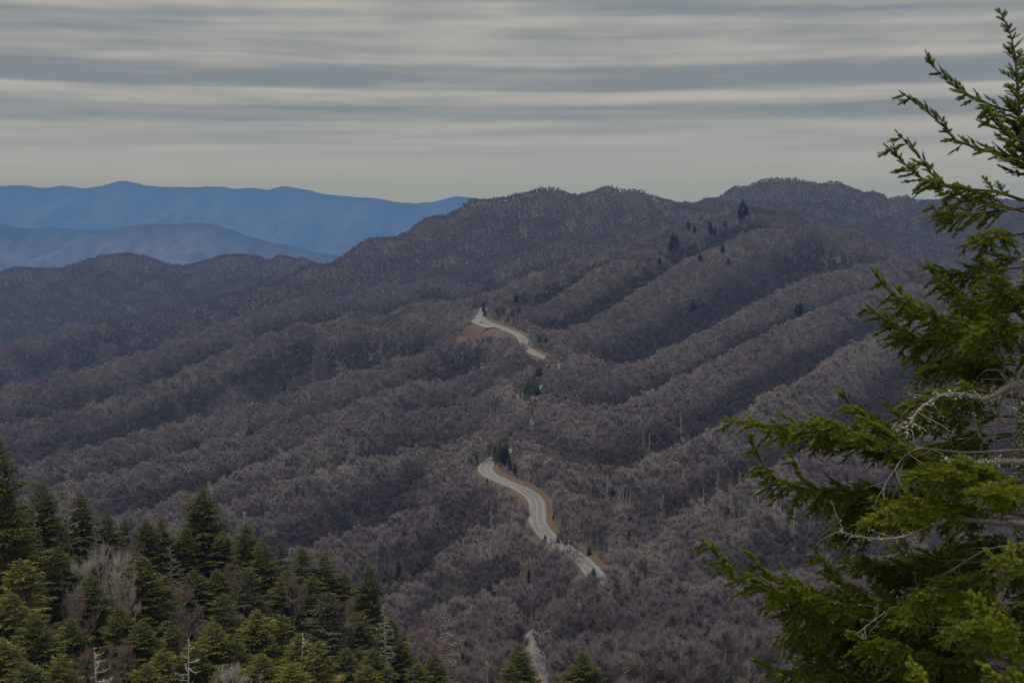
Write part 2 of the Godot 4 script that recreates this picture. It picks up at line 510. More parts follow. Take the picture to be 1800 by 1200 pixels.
# ------------------------------------------------------------------ bare broadleaf trees
# returns [wood mesh, twig mesh]; about one unit tall is ten metres
func bare_tree(kind: Dictionary, sd: int) -> Array:
	rng.seed = sd
	var wood := Soup.new()
	var twigs := Soup.new()
	var h: float = kind.h
	var r: float = kind.r
	var white := Color(1, 1, 1)
	var lean := Vector3(rnd(-0.06, 0.06), 0, rnd(-0.06, 0.06)) * h
	var trunk := PackedVector3Array([Vector3(0, -1.0, 0), Vector3(0, h * 0.3, 0) + lean * 0.2, Vector3(0, h * 0.62, 0) + lean * 0.6, Vector3(0, h * 0.93, 0) + lean])
	wood.stick(trunk, PackedFloat32Array([0.020 * h, 0.015 * h, 0.009 * h, 0.002 * h]), 5, white)
	for b in int(kind.limbs):
		var t := rnd(kind.fork, 0.88)
		var base := Vector3(0, h * t, 0) + lean * t
		var a := b * 2.4 + rnd(-0.5, 0.5)
		var reach: float = r * (1.0 - 0.55 * (t - kind.fork) / (0.9 - kind.fork)) * rnd(0.75, 1.05)
		var tip := base + Vector3(cos(a) * reach, reach * rnd(kind.rise, kind.rise + 0.5), sin(a) * reach)
		tip.y = minf(tip.y, h * (0.58 + 0.40 * sqrt(maxf(0.0, 1.0 - pow(reach / (r * 1.06), 2.0)))) * rnd(0.95, 1.0))
		var mid := base.lerp(tip, 0.5) + Vector3(0, -0.06 * reach, 0)
		wood.stick(PackedVector3Array([base, mid, tip]), PackedFloat32Array([0.0075 * h, 0.005 * h, 0.002 * h]), 3, white)
		for k in int(kind.second):
			var f := rnd(0.3, 1.0)
			var q := base.lerp(mid, f * 2.0) if f < 0.5 else mid.lerp(tip, f * 2.0 - 1.0)
			var dir := ((tip - base).normalized() * 0.6 + any_dir() * 0.7 + Vector3(0, 0.75, 0)).normalized()
			var l: float = reach * rnd(0.28, 0.5)
			var e: Vector3 = q + dir * l
			wood.blade(q, e, side_of(dir), 0.0035 * h, white)
			for m in int(kind.third):
				var g := q.lerp(e, rnd(0.25, 1.0))
				var d2 := (dir * 0.55 + any_dir() * 0.75 + Vector3(0, 0.45, 0)).normalized()
				var l2 := h * rnd(0.055, 0.115)
				var tone := rnd(0.75, 1.0)
				twigs.thorn(g, g + d2 * l2, side_of(d2), h * 0.0028 * kind.fat, Color(tone, tone, tone))
				var g2 := g + d2 * l2 * 0.5
				var d3 := (d2 * 0.6 + any_dir() * 0.6 + Vector3(0, 0.2, 0)).normalized()
				twigs.thorn(g2, g2 + d3 * l2 * 0.8, side_of(d3), h * 0.0022 * kind.fat, Color(tone, tone, tone))
	return [wood.mesh(), twigs.mesh()]

func joined(parts: Array, tints: Array) -> ArrayMesh:
	var s := Soup.new()
	for k in parts.size():
		var arr: Array = parts[k].surface_get_arrays(0)
		s.v.append_array(arr[Mesh.ARRAY_VERTEX])
		s.n.append_array(arr[Mesh.ARRAY_NORMAL])
		for c in arr[Mesh.ARRAY_COLOR]: s.c.push_back(c * tints[k])
	return s.mesh()

# ------------------------------------------------------------------ conifers seen from a distance
# returns [wood mesh, needle mesh]
func conifer(h: float, r: float, sd: int, ragged: float, step: float, fine: bool) -> Array:
	rng.seed = sd
	var wood := Soup.new()
	var green := Soup.new()
	var bend := Vector3(rnd(-0.02, 0.02), 0, rnd(-0.02, 0.02)) * h
	wood.stick(PackedVector3Array([Vector3(0, -1.0, 0), Vector3(0, h * 0.5, 0) + bend * 0.5, Vector3(0, h, 0) + bend]), PackedFloat32Array([0.014 * h, 0.009 * h, 0.0015 * h]), 6, Color.WHITE)
	var y := h * 0.10
	while y < h * 0.985:
		var t := y / h
		var n := 6 if fine else 5
		var turn := rnd(0, TAU)
		var wide := r * (1.0 - exp(-2.5 * (1.0 - t))) * 1.09 * (1.0 + 0.10 * sin(t * 23.0 + sd)) + 0.12
		if t < 0.25: wide *= lerpf(0.75, 1.0, t / 0.25)
		for b in n:
			if rnd(0, 1) < ragged * 0.55: continue
			var a := turn + TAU * b / n + rnd(-0.35, 0.35)
			var l := wide * rnd(1.0 - ragged, 1.12)
			var out := Vector3(cos(a), 0, sin(a))
			var slope := lerpf(-0.32, 0.75, pow(t, 2.2)) + rnd(-0.12, 0.12)
			var base := Vector3(0, y + rnd(-0.3, 0.3) * step, 0) + bend * t
			var mid := base + out * l * 0.6 + Vector3(0, l * 0.6 * slope, 0)
			var tip := base + out * l + Vector3(0, l * (slope * 0.85 + 0.10), 0)
			wood.blade(base, mid, Vector3.UP, 0.0022 * h, Color.WHITE)
			var side := out.cross(Vector3.UP)
			var tone := rnd(0.62, 1.0)
			var count := int(clampf(l / (0.26 if fine else 0.5), 3, 17))
			for k in count:
				var f := (k + rnd(0.3, 1.0)) / count
				if f < 0.12 and l > 0.8: continue
				var q := base.lerp(mid, f / 0.6) if f < 0.6 else mid.lerp(tip, (f - 0.6) / 0.4)
				for sg in [-1.0, 1.0]:
					var sl := (0.16 + 0.36 * (1.0 - f)) * minf(l, 2.6) * rnd(0.6, 1.15) + 0.13
					var dir: Vector3 = (out * rnd(0.45, 0.9) + side * sg * rnd(0.5, 0.95) + Vector3(0, rnd(-0.55, 0.12), 0)).normalized()
					var tt := tone * rnd(0.8, 1.15)
					var col := Color(tt, tt, tt)
					var e: Vector3 = q + dir * sl
					var wv := (dir.cross(Vector3.UP) + any_dir() * 0.35).normalized()
					var w := sl * rnd(0.13, 0.2)
					green.blade(q, e, wv, w, col)
					if fine:
						var q2 := q.lerp(e, 0.4)
						var dn := (dir * 0.55 + Vector3(0, -0.75, 0) + any_dir() * 0.5).normalized()
						green.blade(q2, q2 + dn * sl * 0.55, (dn.cross(out) + any_dir() * 0.3).normalized(), w * 0.8, col * Color(0.9, 0.9, 0.9))
						var up := (dir * 0.8 + any_dir() * 0.55 + Vector3(0, 0.25, 0)).normalized()
						green.thorn(q2, q2 + up * sl * 0.5, wv, w * 0.6, col)
			green.blade(mid, tip + (tip - mid) * 0.18, side, 0.09 * minf(l, 1.6) + 0.03, Color(tone, tone, tone))
		y += step * (1.0 - 0.5 * t) * rnd(0.8, 1.2)
	green.blade(Vector3(0, h * 0.96, 0) + bend, Vector3(0, h * 1.015, 0) + bend, Vector3.RIGHT, 0.05, Color.WHITE)
	return [wood.mesh(), green.mesh()]

# a dead standing conifer: [trunk, limbs]
func snag(h: float, r: float, sd: int, density: float, fine_twigs: bool) -> Array:
	rng.seed = sd
	var trunk := Soup.new()
	var limbs := Soup.new()
	var bend := Vector3(rnd(-0.03, 0.03), 0, rnd(-0.03, 0.03)) * h
	trunk.stick(PackedVector3Array([Vector3(0, -1.0, 0), Vector3(0, h * 0.5, 0) + bend * 0.3, Vector3(0, h, 0) + bend]), PackedFloat32Array([0.012 * h, 0.008 * h, 0.002 * h]), 6, Color.WHITE)
	var n := int(density)
	for i in n:
		var t := lerpf(0.25, 0.99, (i + rnd(0, 1)) / n)
		var a := rnd(0, TAU)
		var l := r * pow(1.0 - t, 0.6) * rnd(0.35, 1.1) + 0.25
		var out := Vector3(cos(a), rnd(-0.35, 0.25), sin(a)).normalized()
		var base := Vector3(0, h * t, 0) + bend * t * t
		var mid := base + out * l * 0.55
		var tip := base + out * l + Vector3(0, l * rnd(0.05, 0.3), 0)
		limbs.stick(PackedVector3Array([base, mid, tip]), PackedFloat32Array([0.0052 * h, 0.004 * h, 0.0014 * h]), 3, Color.WHITE)
		if fine_twigs:
			for k in 9:
				var q := base.lerp(tip, rnd(0.25, 1.0))
				var d := (out * 0.6 + any_dir() * 0.8).normalized()
				limbs.thorn(q, q + d * l * rnd(0.2, 0.5), side_of(d), 0.0030 * h, Color.WHITE)
	return [trunk.mesh(), limbs.mesh()]

func place_tree(called: String, label: String, category: String, group: String, base: Vector3, scale_: Vector3, turn: float, parts: Array, mats: Array, names: Array) -> Node3D:
	var o := thing(called, base, label, category, group)
	o.basis = Basis(Vector3.UP, turn).scaled(scale_)
	for k in parts.size():
		obj(names[k], parts[k], mats[k], o)
	return o

# ------------------------------------------------------------------ the big spruce
var shoots := []        # meshes of a single needled shoot, a tenth of a metre long
var bark_mat: StandardMaterial3D
var needle_mat: StandardMaterial3D
var lichen_mat: StandardMaterial3D

func make_shoot(sd: int) -> ArrayMesh:
	rng.seed = sd
	var s := Soup.new()
	var l := 0.1
	s.stick(PackedVector3Array([Vector3.ZERO, Vector3(0, l * 0.96, 0)]), PackedFloat32Array([0.0026, 0.0013]), 3, Color(0.75, 0.55, 0.40))
	for i in 110:
		var f := (i + rnd(0, 0.9)) / 110.0
		var a := i * 2.39996 + rnd(-0.3, 0.3)
		var out := Vector3(cos(a), 0, sin(a))
		var dir := (out * rnd(0.75, 1.0) + Vector3(0, rnd(0.55, 0.95), 0)).normalized()
		if f > 0.9: dir = (dir + Vector3(0, 0.9, 0)).normalized()
		var b := Vector3(0, f * l, 0)
		var nl := rnd(0.016, 0.022)
		var tone := rnd(0.72, 1.0)
		s.thorn(b, b + dir * nl, Vector3(-sin(a), 0, cos(a)), 0.0016, Color(tone, tone, tone * 0.9))
	return s.mesh()

class Spray:
	var where: Array[Transform3D] = []
	var tint := PackedColorArray()

func aim(p: Vector3, dir: Vector3, l: float, thick := 1.0) -> Transform3D:
	var y := dir.normalized()
	var x := side_of(y)
	var z := x.cross(y)
	return Transform3D(Basis(x * thick, y * (l / 0.1), z * thick), p)

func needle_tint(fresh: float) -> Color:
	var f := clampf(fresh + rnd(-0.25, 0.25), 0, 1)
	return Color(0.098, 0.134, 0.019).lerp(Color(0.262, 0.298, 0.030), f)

# shoots along a branchlet
func dress(sp: Spray, wood: Soup, p: Vector3, dir: Vector3, l: float, droop: float, fresh: float, level: int) -> void:
	var n := maxi(int(l / 0.031), 2)
	var prev := p
	var pts := PackedVector3Array([p])
	var rad := PackedFloat32Array([0.0022 + l * 0.008])
	var side := dir.cross(Vector3.UP)
	side = side.normalized() if side.length() > 0.2 else side_of(dir)
	for i in range(1, n + 1):
		var f := float(i) / n
		var q := p + dir * l * f + Vector3(0, -droop * l * f * f + 0.10 * l * f * f * f, 0) + any_dir() * 0.004
		var t := (q - prev).normalized()
		# the shoot that wraps the stem itself, then one to each side
		if f > 0.2:
			sp.where.push_back(aim(prev, t, (q - prev).length() * 1.25, rnd(0.8, 1.0)))
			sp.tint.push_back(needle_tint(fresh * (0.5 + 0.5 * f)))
		for sg in [-1.0, 1.0]:
			if rnd(0, 1) < 0.16: continue
			var dd: Vector3 = (t * rnd(0.6, 1.0) + side * sg * rnd(0.55, 0.95) + Vector3(0, rnd(-0.30, 0.35), 0)).normalized()
			var sl := rnd(0.045, 0.085) * (1.0 - 0.35 * f)
			if level < 2 and l > 0.30 and f < 0.8 and rnd(0, 1) < 0.45:
				dress(sp, wood, q, dd, minf(l * rnd(0.25, 0.4) * (1.1 - f), 0.22), droop + 0.15, fresh, level + 1)
			else:
				sp.where.push_back(aim(q, dd, sl, rnd(0.85, 1.05)))
				sp.tint.push_back(needle_tint(fresh))
		pts.push_back(q)
		rad.push_back(lerpf(0.0022 + l * 0.008, 0.0016, f))
		prev = q
	sp.where.push_back(aim(prev, (prev - pts[pts.size() - 2]).normalized(), rnd(0.05, 0.075)))
	sp.tint.push_back(needle_tint(minf(fresh + 0.2, 1.0)))
	wood.stick(pts, rad, 3, Color.WHITE)

func spline(pts: PackedVector3Array, step: float) -> PackedVector3Array:
	var out := PackedVector3Array()
	for i in pts.size() - 1:
		var n := maxi(int(pts[i].distance_to(pts[i + 1]) / step), 1)
		for s in n:
			out.push_back(pts[i].cubic_interpolate(pts[i + 1], pts[maxi(i - 1, 0)], pts[mini(i + 2, pts.size() - 1)], float(s) / n))
	out.push_back(pts[pts.size() - 1])
	return out

# a living bough of the big spruce, along 3D points from trunk to tip
func bough(tree: Node3D, path: PackedVector3Array, opt: Dictionary) -> void:
	var line := spline(path, 0.03)
	var wood := Soup.new()
	var sp := Spray.new()
	var n := line.size()
	var total := n * 0.03
	var rad := PackedFloat32Array()
	var thick: float = opt.get("thick", 0.006 + 0.007 * total)
	for i in n: rad.push_back(lerpf(thick, 0.0022, pow(float(i) / n, 0.7)))
	wood.stick(line, rad, 5, Color.WHITE)
	var first: float = opt.get("first", 0.25)
	var sec: float = opt.get("sec", 0.3)
	var droop: float = opt.get("droop", 0.35)
	var fresh: float = opt.get("fresh", 0.4)
	var gap: float = opt.get("gap", 0.05)
	var lift: float = opt.get("lift", 0.0)
	var s := 0.0
	var flip := 1.0
	for i in range(1, n):
		var f := float(i) / n
		s += line[i].distance_to(line[i - 1])
		var t := (line[i] - line[i - 1]).normalized()
		if f > first + 0.1 and f > 0.3:
			sp.where.push_back(aim(line[i - 1], t, 0.045, 0.8))
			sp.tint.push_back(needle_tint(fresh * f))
		if s < gap or f < first: continue
		s = 0.0
		flip = -flip
		var side := t.cross(Vector3.UP)
		side = side.normalized() if side.length() > 0.25 else Vector3(0, 0, 1)
		var g := (f - first) / (1.0 - first)
		var l := sec * (0.25 + 0.75 * sin(PI * clampf(g * 0.82 + 0.2, 0, 1))) * rnd(0.55, 1.1) * (1.0 - 0.55 * g * g)
		l = minf(l, (1.0 - f) * total * 0.9 + 0.05)
		for sg in [flip, -flip]:
			if sg == -flip and rnd(0, 1) < 0.35: continue
			var dir: Vector3 = (t * rnd(0.55, 0.95) + side * sg * rnd(0.45, 1.0) + Vector3(0, rnd(-0.25, 0.25) + lift, 0)).normalized()
			if l < 0.1:
				sp.where.push_back(aim(line[i], dir, maxf(l, 0.04)))
				sp.tint.push_back(needle_tint(fresh))
			else:
				dress(sp, wood, line[i], dir, l, droop * rnd(0.4, 1.3), fresh, 0)
		# one above or below
		var ud: Vector3 = (t * 0.8 + Vector3(0, rnd(0.3, 0.8) if rnd(0, 1) < opt.get("upward", 0.5) else rnd(-0.9, -0.4), 0) + side * rnd(-0.4, 0.4)).normalized()
		dress(sp, wood, line[i], ud, l * rnd(0.3, 0.55) + 0.04, droop * 0.5, fresh, 1)
	sp.where.push_back(aim(line[n - 1], (line[n - 1] - line[n - 2]).normalized(), 0.06))
	sp.tint.push_back(needle_tint(fresh))
	var b := obj("bough", wood.mesh(), bark_mat, tree)
	add_needles(b, sp)
	if total > 0.9 and line[0].y < -1.0:
		var moss := Soup.new()
		for i in range(2, int(n * 0.5)):
			if rnd(0, 1) < 0.45: tuft(moss, line[i] + any_dir() * rad[i], rnd(0.012, 0.024), 6)
		if moss.size() > 0: obj("lichen", moss.mesh(), lichen_mat, b)
	shoot_total += sp.where.size()
var shoot_total := 0

func add_needles(parent: Node3D, sp: Spray) -> void:
	for k in shoots.size():
		var ids := []
		for i in range(k, sp.where.size(), shoots.size()): ids.push_back(i)
		if ids.is_empty(): continue
		var mm := MultiMesh.new()
		mm.transform_format = MultiMesh.TRANSFORM_3D
		mm.use_colors = true
		mm.mesh = shoots[k]
		mm.instance_count = ids.size()
		for j in ids.size():
			mm.set_instance_transform(j, sp.where[ids[j]])
			mm.set_instance_color(j, sp.tint[ids[j]])
		var o := MultiMeshInstance3D.new()
		o.multimesh = mm
		o.material_override = needle_mat
		o.name = "needles"
		o.set_meta("kind", "stuff")
		parent.add_child(o, true)

# a dead limb grown over with lichen
func dead_limb(tree: Node3D, path: PackedVector3Array, thick: float, lichen: float, twig: float, label: String) -> void:
	var line := spline(path, 0.03)
	var wood := Soup.new()
	var moss := Soup.new()
	var n := line.size()
	var rad := PackedFloat32Array()
	for i in n: rad.push_back(lerpf(thick, 0.003, pow(float(i) / n, 0.8)) * rnd(0.85, 1.15))
	wood.stick(line, rad, 6, Color.WHITE)
	for i in range(2, n):
		var t := (line[i] - line[i - 1]).normalized()
		if rnd(0, 1) < twig:
			var d := (t * 0.5 + any_dir() * 0.9).normalized()
			var l := rnd(0.08, 0.32)
			var e := line[i] + d * l * 0.6 + any_dir() * 0.02
			var e2 := line[i] + d * l + Vector3(0, rnd(-0.08, 0.04), 0)
			wood.stick(PackedVector3Array([line[i], e, e2]), PackedFloat32Array([0.004, 0.003, 0.001]), 3, Color.WHITE)
			for k in 3:
				var q := line[i].lerp(e2, rnd(0.3, 1.0))
				var d2 := (d + any_dir()).normalized()
				wood.thorn(q, q + d2 * rnd(0.03, 0.12), side_of(d2), 0.0014, Color.WHITE)
				tuft(moss, q, 0.012 * lichen, 4)
		for k in maxi(1, int(rad[i] / 0.006)): tuft(moss, line[i] + any_dir() * rad[i], 0.016 * lichen, int(6 * lichen))
	var b := obj("dead_limb", wood.mesh(), dead_mat, tree)
	if label: b.set_meta("label", label)
	if moss.size() > 0: obj("lichen", moss.mesh(), lichen_mat, b)
var dead_mat: StandardMaterial3D

func tuft(s: Soup, p: Vector3, size: float, n: int) -> void:
	for k in n:
		var q := p + any_dir() * size * 0.8
		var d := (any_dir() + Vector3(0, -0.3, 0)).normalized()
		var tone := rnd(0.6, 1.0)
		s.blade(q, q + d * size * rnd(0.5, 1.3), side_of(d), size * rnd(0.2, 0.4), Color(tone, tone, tone * 0.95))

func px_path(list: Array, da: float, db: float) -> PackedVector3Array:
	var out := PackedVector3Array()
	for i in list.size():
		out.push_back(at(list[i][0], list[i][1], lerpf(da, db, float(i) / (list.size() - 1))))
	return out

# ------------------------------------------------------------------ sky
const AIR := 0.000063
const AIRLIGHT := Vector3(0.078, 0.155, 0.287)
func sky_image() -> ImageTexture:
	var w := 3072
	var h := 3072
	var data := PackedFloat32Array()
	var warp := FastNoiseLite.new()
	warp.seed = 3
	warp.frequency = 1.0
	warp.fractal_octaves = 3
	var streak := FastNoiseLite.new()
	streak.seed = 11
	streak.frequency = 1.0
	streak.fractal_octaves = 4
	var puff := FastNoiseLite.new()
	puff.seed = 17
	puff.frequency = 1.0
	puff.fractal_octaves = 5
	# how bright the layers of cloud are, by degrees above the horizon
	var bands := [[0.0, 0.62], [1.0, 0.60], [1.9, 0.56], [2.55, 0.52], [2.95, 0.44], [3.15, 0.14], [3.62, 0.10], [3.82, 0.56], [4.05, 0.80], [4.26, 0.72], [4.38, 0.16], [4.60, 0.02], [5.15, 0.16], [5.40, 0.52], [5.60, 0.58], [5.9, 0.46], [6.4, 0.34], [6.85, 0.46], [7.2, 0.24], [7.6, 0.50], [7.95, 0.32], [8.5, 0.42], [9.5, 0.50], [11.0, 0.44], [14.0, 0.52], [20.0, 0.46], [90.0, 0.5]]
	var dark := Vector3(0.178, 0.206, 0.230)
	var pale := Vector3(0.408, 0.385, 0.348)
	var haze := Vector3(0.262, 0.274, 0.256)
	var line := PackedFloat32Array()
	for row in h:
		var e := 90.0 - (row + 0.5) / h * 180.0
		var every := 1
		if e > 14.0 or e < -0.2: every = 8
		if row % every != 0:
			data.append_array(line)
			continue
		line.resize(w * 3)
		for col in w:
			var c: Vector3
			if e < -0.2:
				c = (haze - AIRLIGHT * (1.0 - exp(-AIR * 30800.0))) / exp(-AIR * 30800.0)
			else:
				var az := (col + 0.5) / w * TAU
				var cx := cos(az)
				var cy := sin(az)
				var far := 1.0 / (sin(deg_to_rad(e)) + 0.03)
				var q := Vector3(cx * 2.2, e * 0.30, cy * 2.2)
				var ee := e + warp.get_noise_3d(q.x, q.y, q.z) * 0.30 * clampf(e * 0.4, 0.0, 1.0)
				var i := 0
				while bands[i + 1][0] < ee and i < bands.size() - 2: i += 1
				var m: float = lerpf(bands[i][1], bands[i + 1][1], smoothstep(0, 1, clampf((ee - bands[i][0]) / (bands[i + 1][0] - bands[i][0]), 0, 1)))
				m = 0.42 + (m - 0.42) * clampf(1.0 + 1.0 * warp.get_noise_3d(cx * 2.6 + 20.0, e * 0.8, cy * 2.6), 0.15, 1.3)
				var up := smoothstep(0.5, 2.8, e)
				m += streak.get_noise_3d(cx * 3.2, e * 1.1, cy * 3.2) * 0.34 * up
				# long thin wisps
				var q2 := warp.get_noise_3d(cx * 3.0, e * 0.5, cy * 3.0) * 0.35
				var wisp := puff.get_noise_3d(cx * 4.2, (e + q2) * 3.0, cy * 4.2)
				m += signf(wisp) * pow(absf(wisp), 0.75) * 0.22 * up
				m += streak.get_noise_3d(cx * 11.0, (e + q2) * 7.0, cy * 11.0) * 0.09 * up
				# the underside of the cloud sheet, drawn out by perspective
				var sx := cx * far
				var sz := cy * far
				m += puff.get_noise_3d(sx * 0.45, 4.0, sz * 0.9) * 0.36 * smoothstep(2.6, 6.0, e)
				m += puff.get_noise_3d(sx * 1.6, 9.0, sz * 2.6) * 0.14 * smoothstep(2.0, 5.0, e)
				m += puff.get_noise_3d(cx * far * 0.9, 2.0, cy * far * 0.9) * 0.34 * smoothstep(4.5, 9.0, e)
				m = clampf(m, 0.0, 1.15)
				c = dark.lerp(pale, m)
				c = haze.lerp(c, smoothstep(0.0, 2.2, e + warp.get_noise_3d(q.x * 2.0, 5.0, q.z * 2.0) * 0.5))
				# an overcast sky grows brighter towards the zenith
				c *= (1.0 + 2.0 * sin(deg_to_rad(e))) / (1.0 + 2.0 * sin(deg_to_rad(minf(e, 6.0))))
				# the lowest sky shines through the long air of the valleys
				var clear := exp(-AIR * minf(292.0 / maxf(sin(deg_to_rad(e)), 0.001), 30800.0))
				c = (c - AIRLIGHT * (1.0 - clear)) / clear
			line[col * 3] = c.x; line[col * 3 + 1] = c.y; line[col * 3 + 2] = c.z
		data.append_array(line)
	var img := Image.create_from_data(w, h, false, Image.FORMAT_RGBF, data.to_byte_array())
	return ImageTexture.create_from_image(img)

# ------------------------------------------------------------------ lookups on the slope
func hit(px: float, py: float, from := 380.0) -> Vector3:
	var p := at(px, py, 1.0)
	var d := from
	while d < 4800.0:
		if grid_at(p.x, d) / d >= p.y:
			break
		d *= 1.004
	return Vector3(p.x * d, grid_at(p.x, d), -d)

func can_see(x: float, z: float, top: float, slack := 0.0) -> bool:
	var d := -z
	var fx := clampf((x / d - U0) / (U1 - U0), 0.0, 0.99999) * (GU - 1)
	var fy := clampf(log(maxf(d, D0) / D0) / log(D1 / D0), 0.0, 0.99999) * (GV - 1)
	return top / d > skyline[int(fy) * GU + int(fx)] - slack

func road_clear(x: float, z: float, top: float, half: float) -> bool:
	var cx := int(floor(x / 16.0))
	var cz := int(floor(z / 16.0))
	for i in range(cx - 1, cx + 2):
		for j in range(cz - 1, cz + 2):
			for k in near_road.get(Vector2i(i, j), []):
				if Vector2(road_pts[k].x - x, road_pts[k].z - z).length() < (9.5 if road_seen[k] else 5.8): return false
	var d := -z
	var u := x / d
	for b in range(int(floor(u / 0.005)) - 2, int(floor(u / 0.005)) + 3):
		for k in seen_road.get(b, []):
			var r := road_pts[k]
			var rd := -r.z
			if rd > d and absf(r.x / rd - u) < half * 0.75 / d + (3.4 if rd > 650.0 else 0.6) / rd and top / d > r.y / rd - 0.0012: return false
		for k in guard_bins.get(b, []):
			var r := guards[k]
			var rd := -r.z
			if rd > d - 3.0 and rd - d < 70.0 and absf(r.x / rd - u) < half * 0.8 / d + 1.8 / rd and top / d > r.y / rd: return false
	for q in clearings:
		if Vector2(q.x - x, q.y - z).length() < q.z: return false
	return true
var near_road := {}
var seen_road := {}
var clearings: Array[Vector3] = []

# ------------------------------------------------------------------ build
func _ready() -> void:
	# camera
	var cam := Camera3D.new()
	cam.name = "camera"
	cam.fov = rad_to_deg(2.0 * atan(600.0 / FOC))
	cam.near = 0.5
	cam.far = 90000.0
	cam.rotation.x = -atan((600.0 - EYE_ROW) / FOC)
	cam_basis = cam.basis
	add_child(cam)
	cam.current = true
	# sky, exposure, air
	var env := Environment.new()
	env.background_mode = Environment.BG_SKY
	var sky := Sky.new()
	var pano := PanoramaSkyMaterial.new()
	pano.panorama = sky_image()
	sky.sky_material = pano
	env.sky = sky
	env.tonemap_mode = Environment.TONE_MAPPER_LINEAR
	env.tonemap_exposure = 1.14
	env.sdfgi_enabled = true
	env.ssao_enabled = true
	env.ssil_enabled = true
	env.fog_enabled = true
	env.fog_density = AIR
	env.fog_light_color = Color(0.24, 0.50, 1.0).linear_to_srgb()
	var we := WorldEnvironment.new()
	we.name = "environment"
	we.environment = env
	add_child(we)
	# the sun behind the cloud
	var sun := DirectionalLight3D.new()
	sun.name = "sun"
	sun.light_energy = 0.45
	sun.light_angular_distance = 16.0
	sun.light_color = Color(1.0, 0.96, 0.90)
	sun.shadow_enabled = true
	add_child(sun)
	sun.look_at_from_position(Vector3(-0.35, 1.0, 0.25), Vector3.ZERO, Vector3.UP)

	var t0 := Time.get_ticks_msec()
	smooth_road()
	crest_points()
	for q in lows: add_ctrl(at(q[0], q[1], q[2]))
	for q in near_ground: add_ctrl(Vector3(q[0] * q[1], q[2], -q[1]))
	for i in range(0, road_pts.size(), 7): add_ctrl(road_pts[i])
	for q in stand: 
		var p := at(q[0], q[1], q[2])
		add_ctrl(Vector3(p.x, p.y - q[3], p.z))
	solve_ground()
	print("ground ", ctrl_p.size(), " points, ", Time.get_ticks_msec() - t0)
	build_land()
	print("land ", Time.get_ticks_msec() - t0)
	build_forest()
	print("forest ", Time.get_ticks_msec() - t0)
	build_stand()
	print("stand ", Time.get_ticks_msec() - t0)
	build_spruce()
	print("spruce ", Time.get_ticks_msec() - t0, " shoots ", shoot_total)

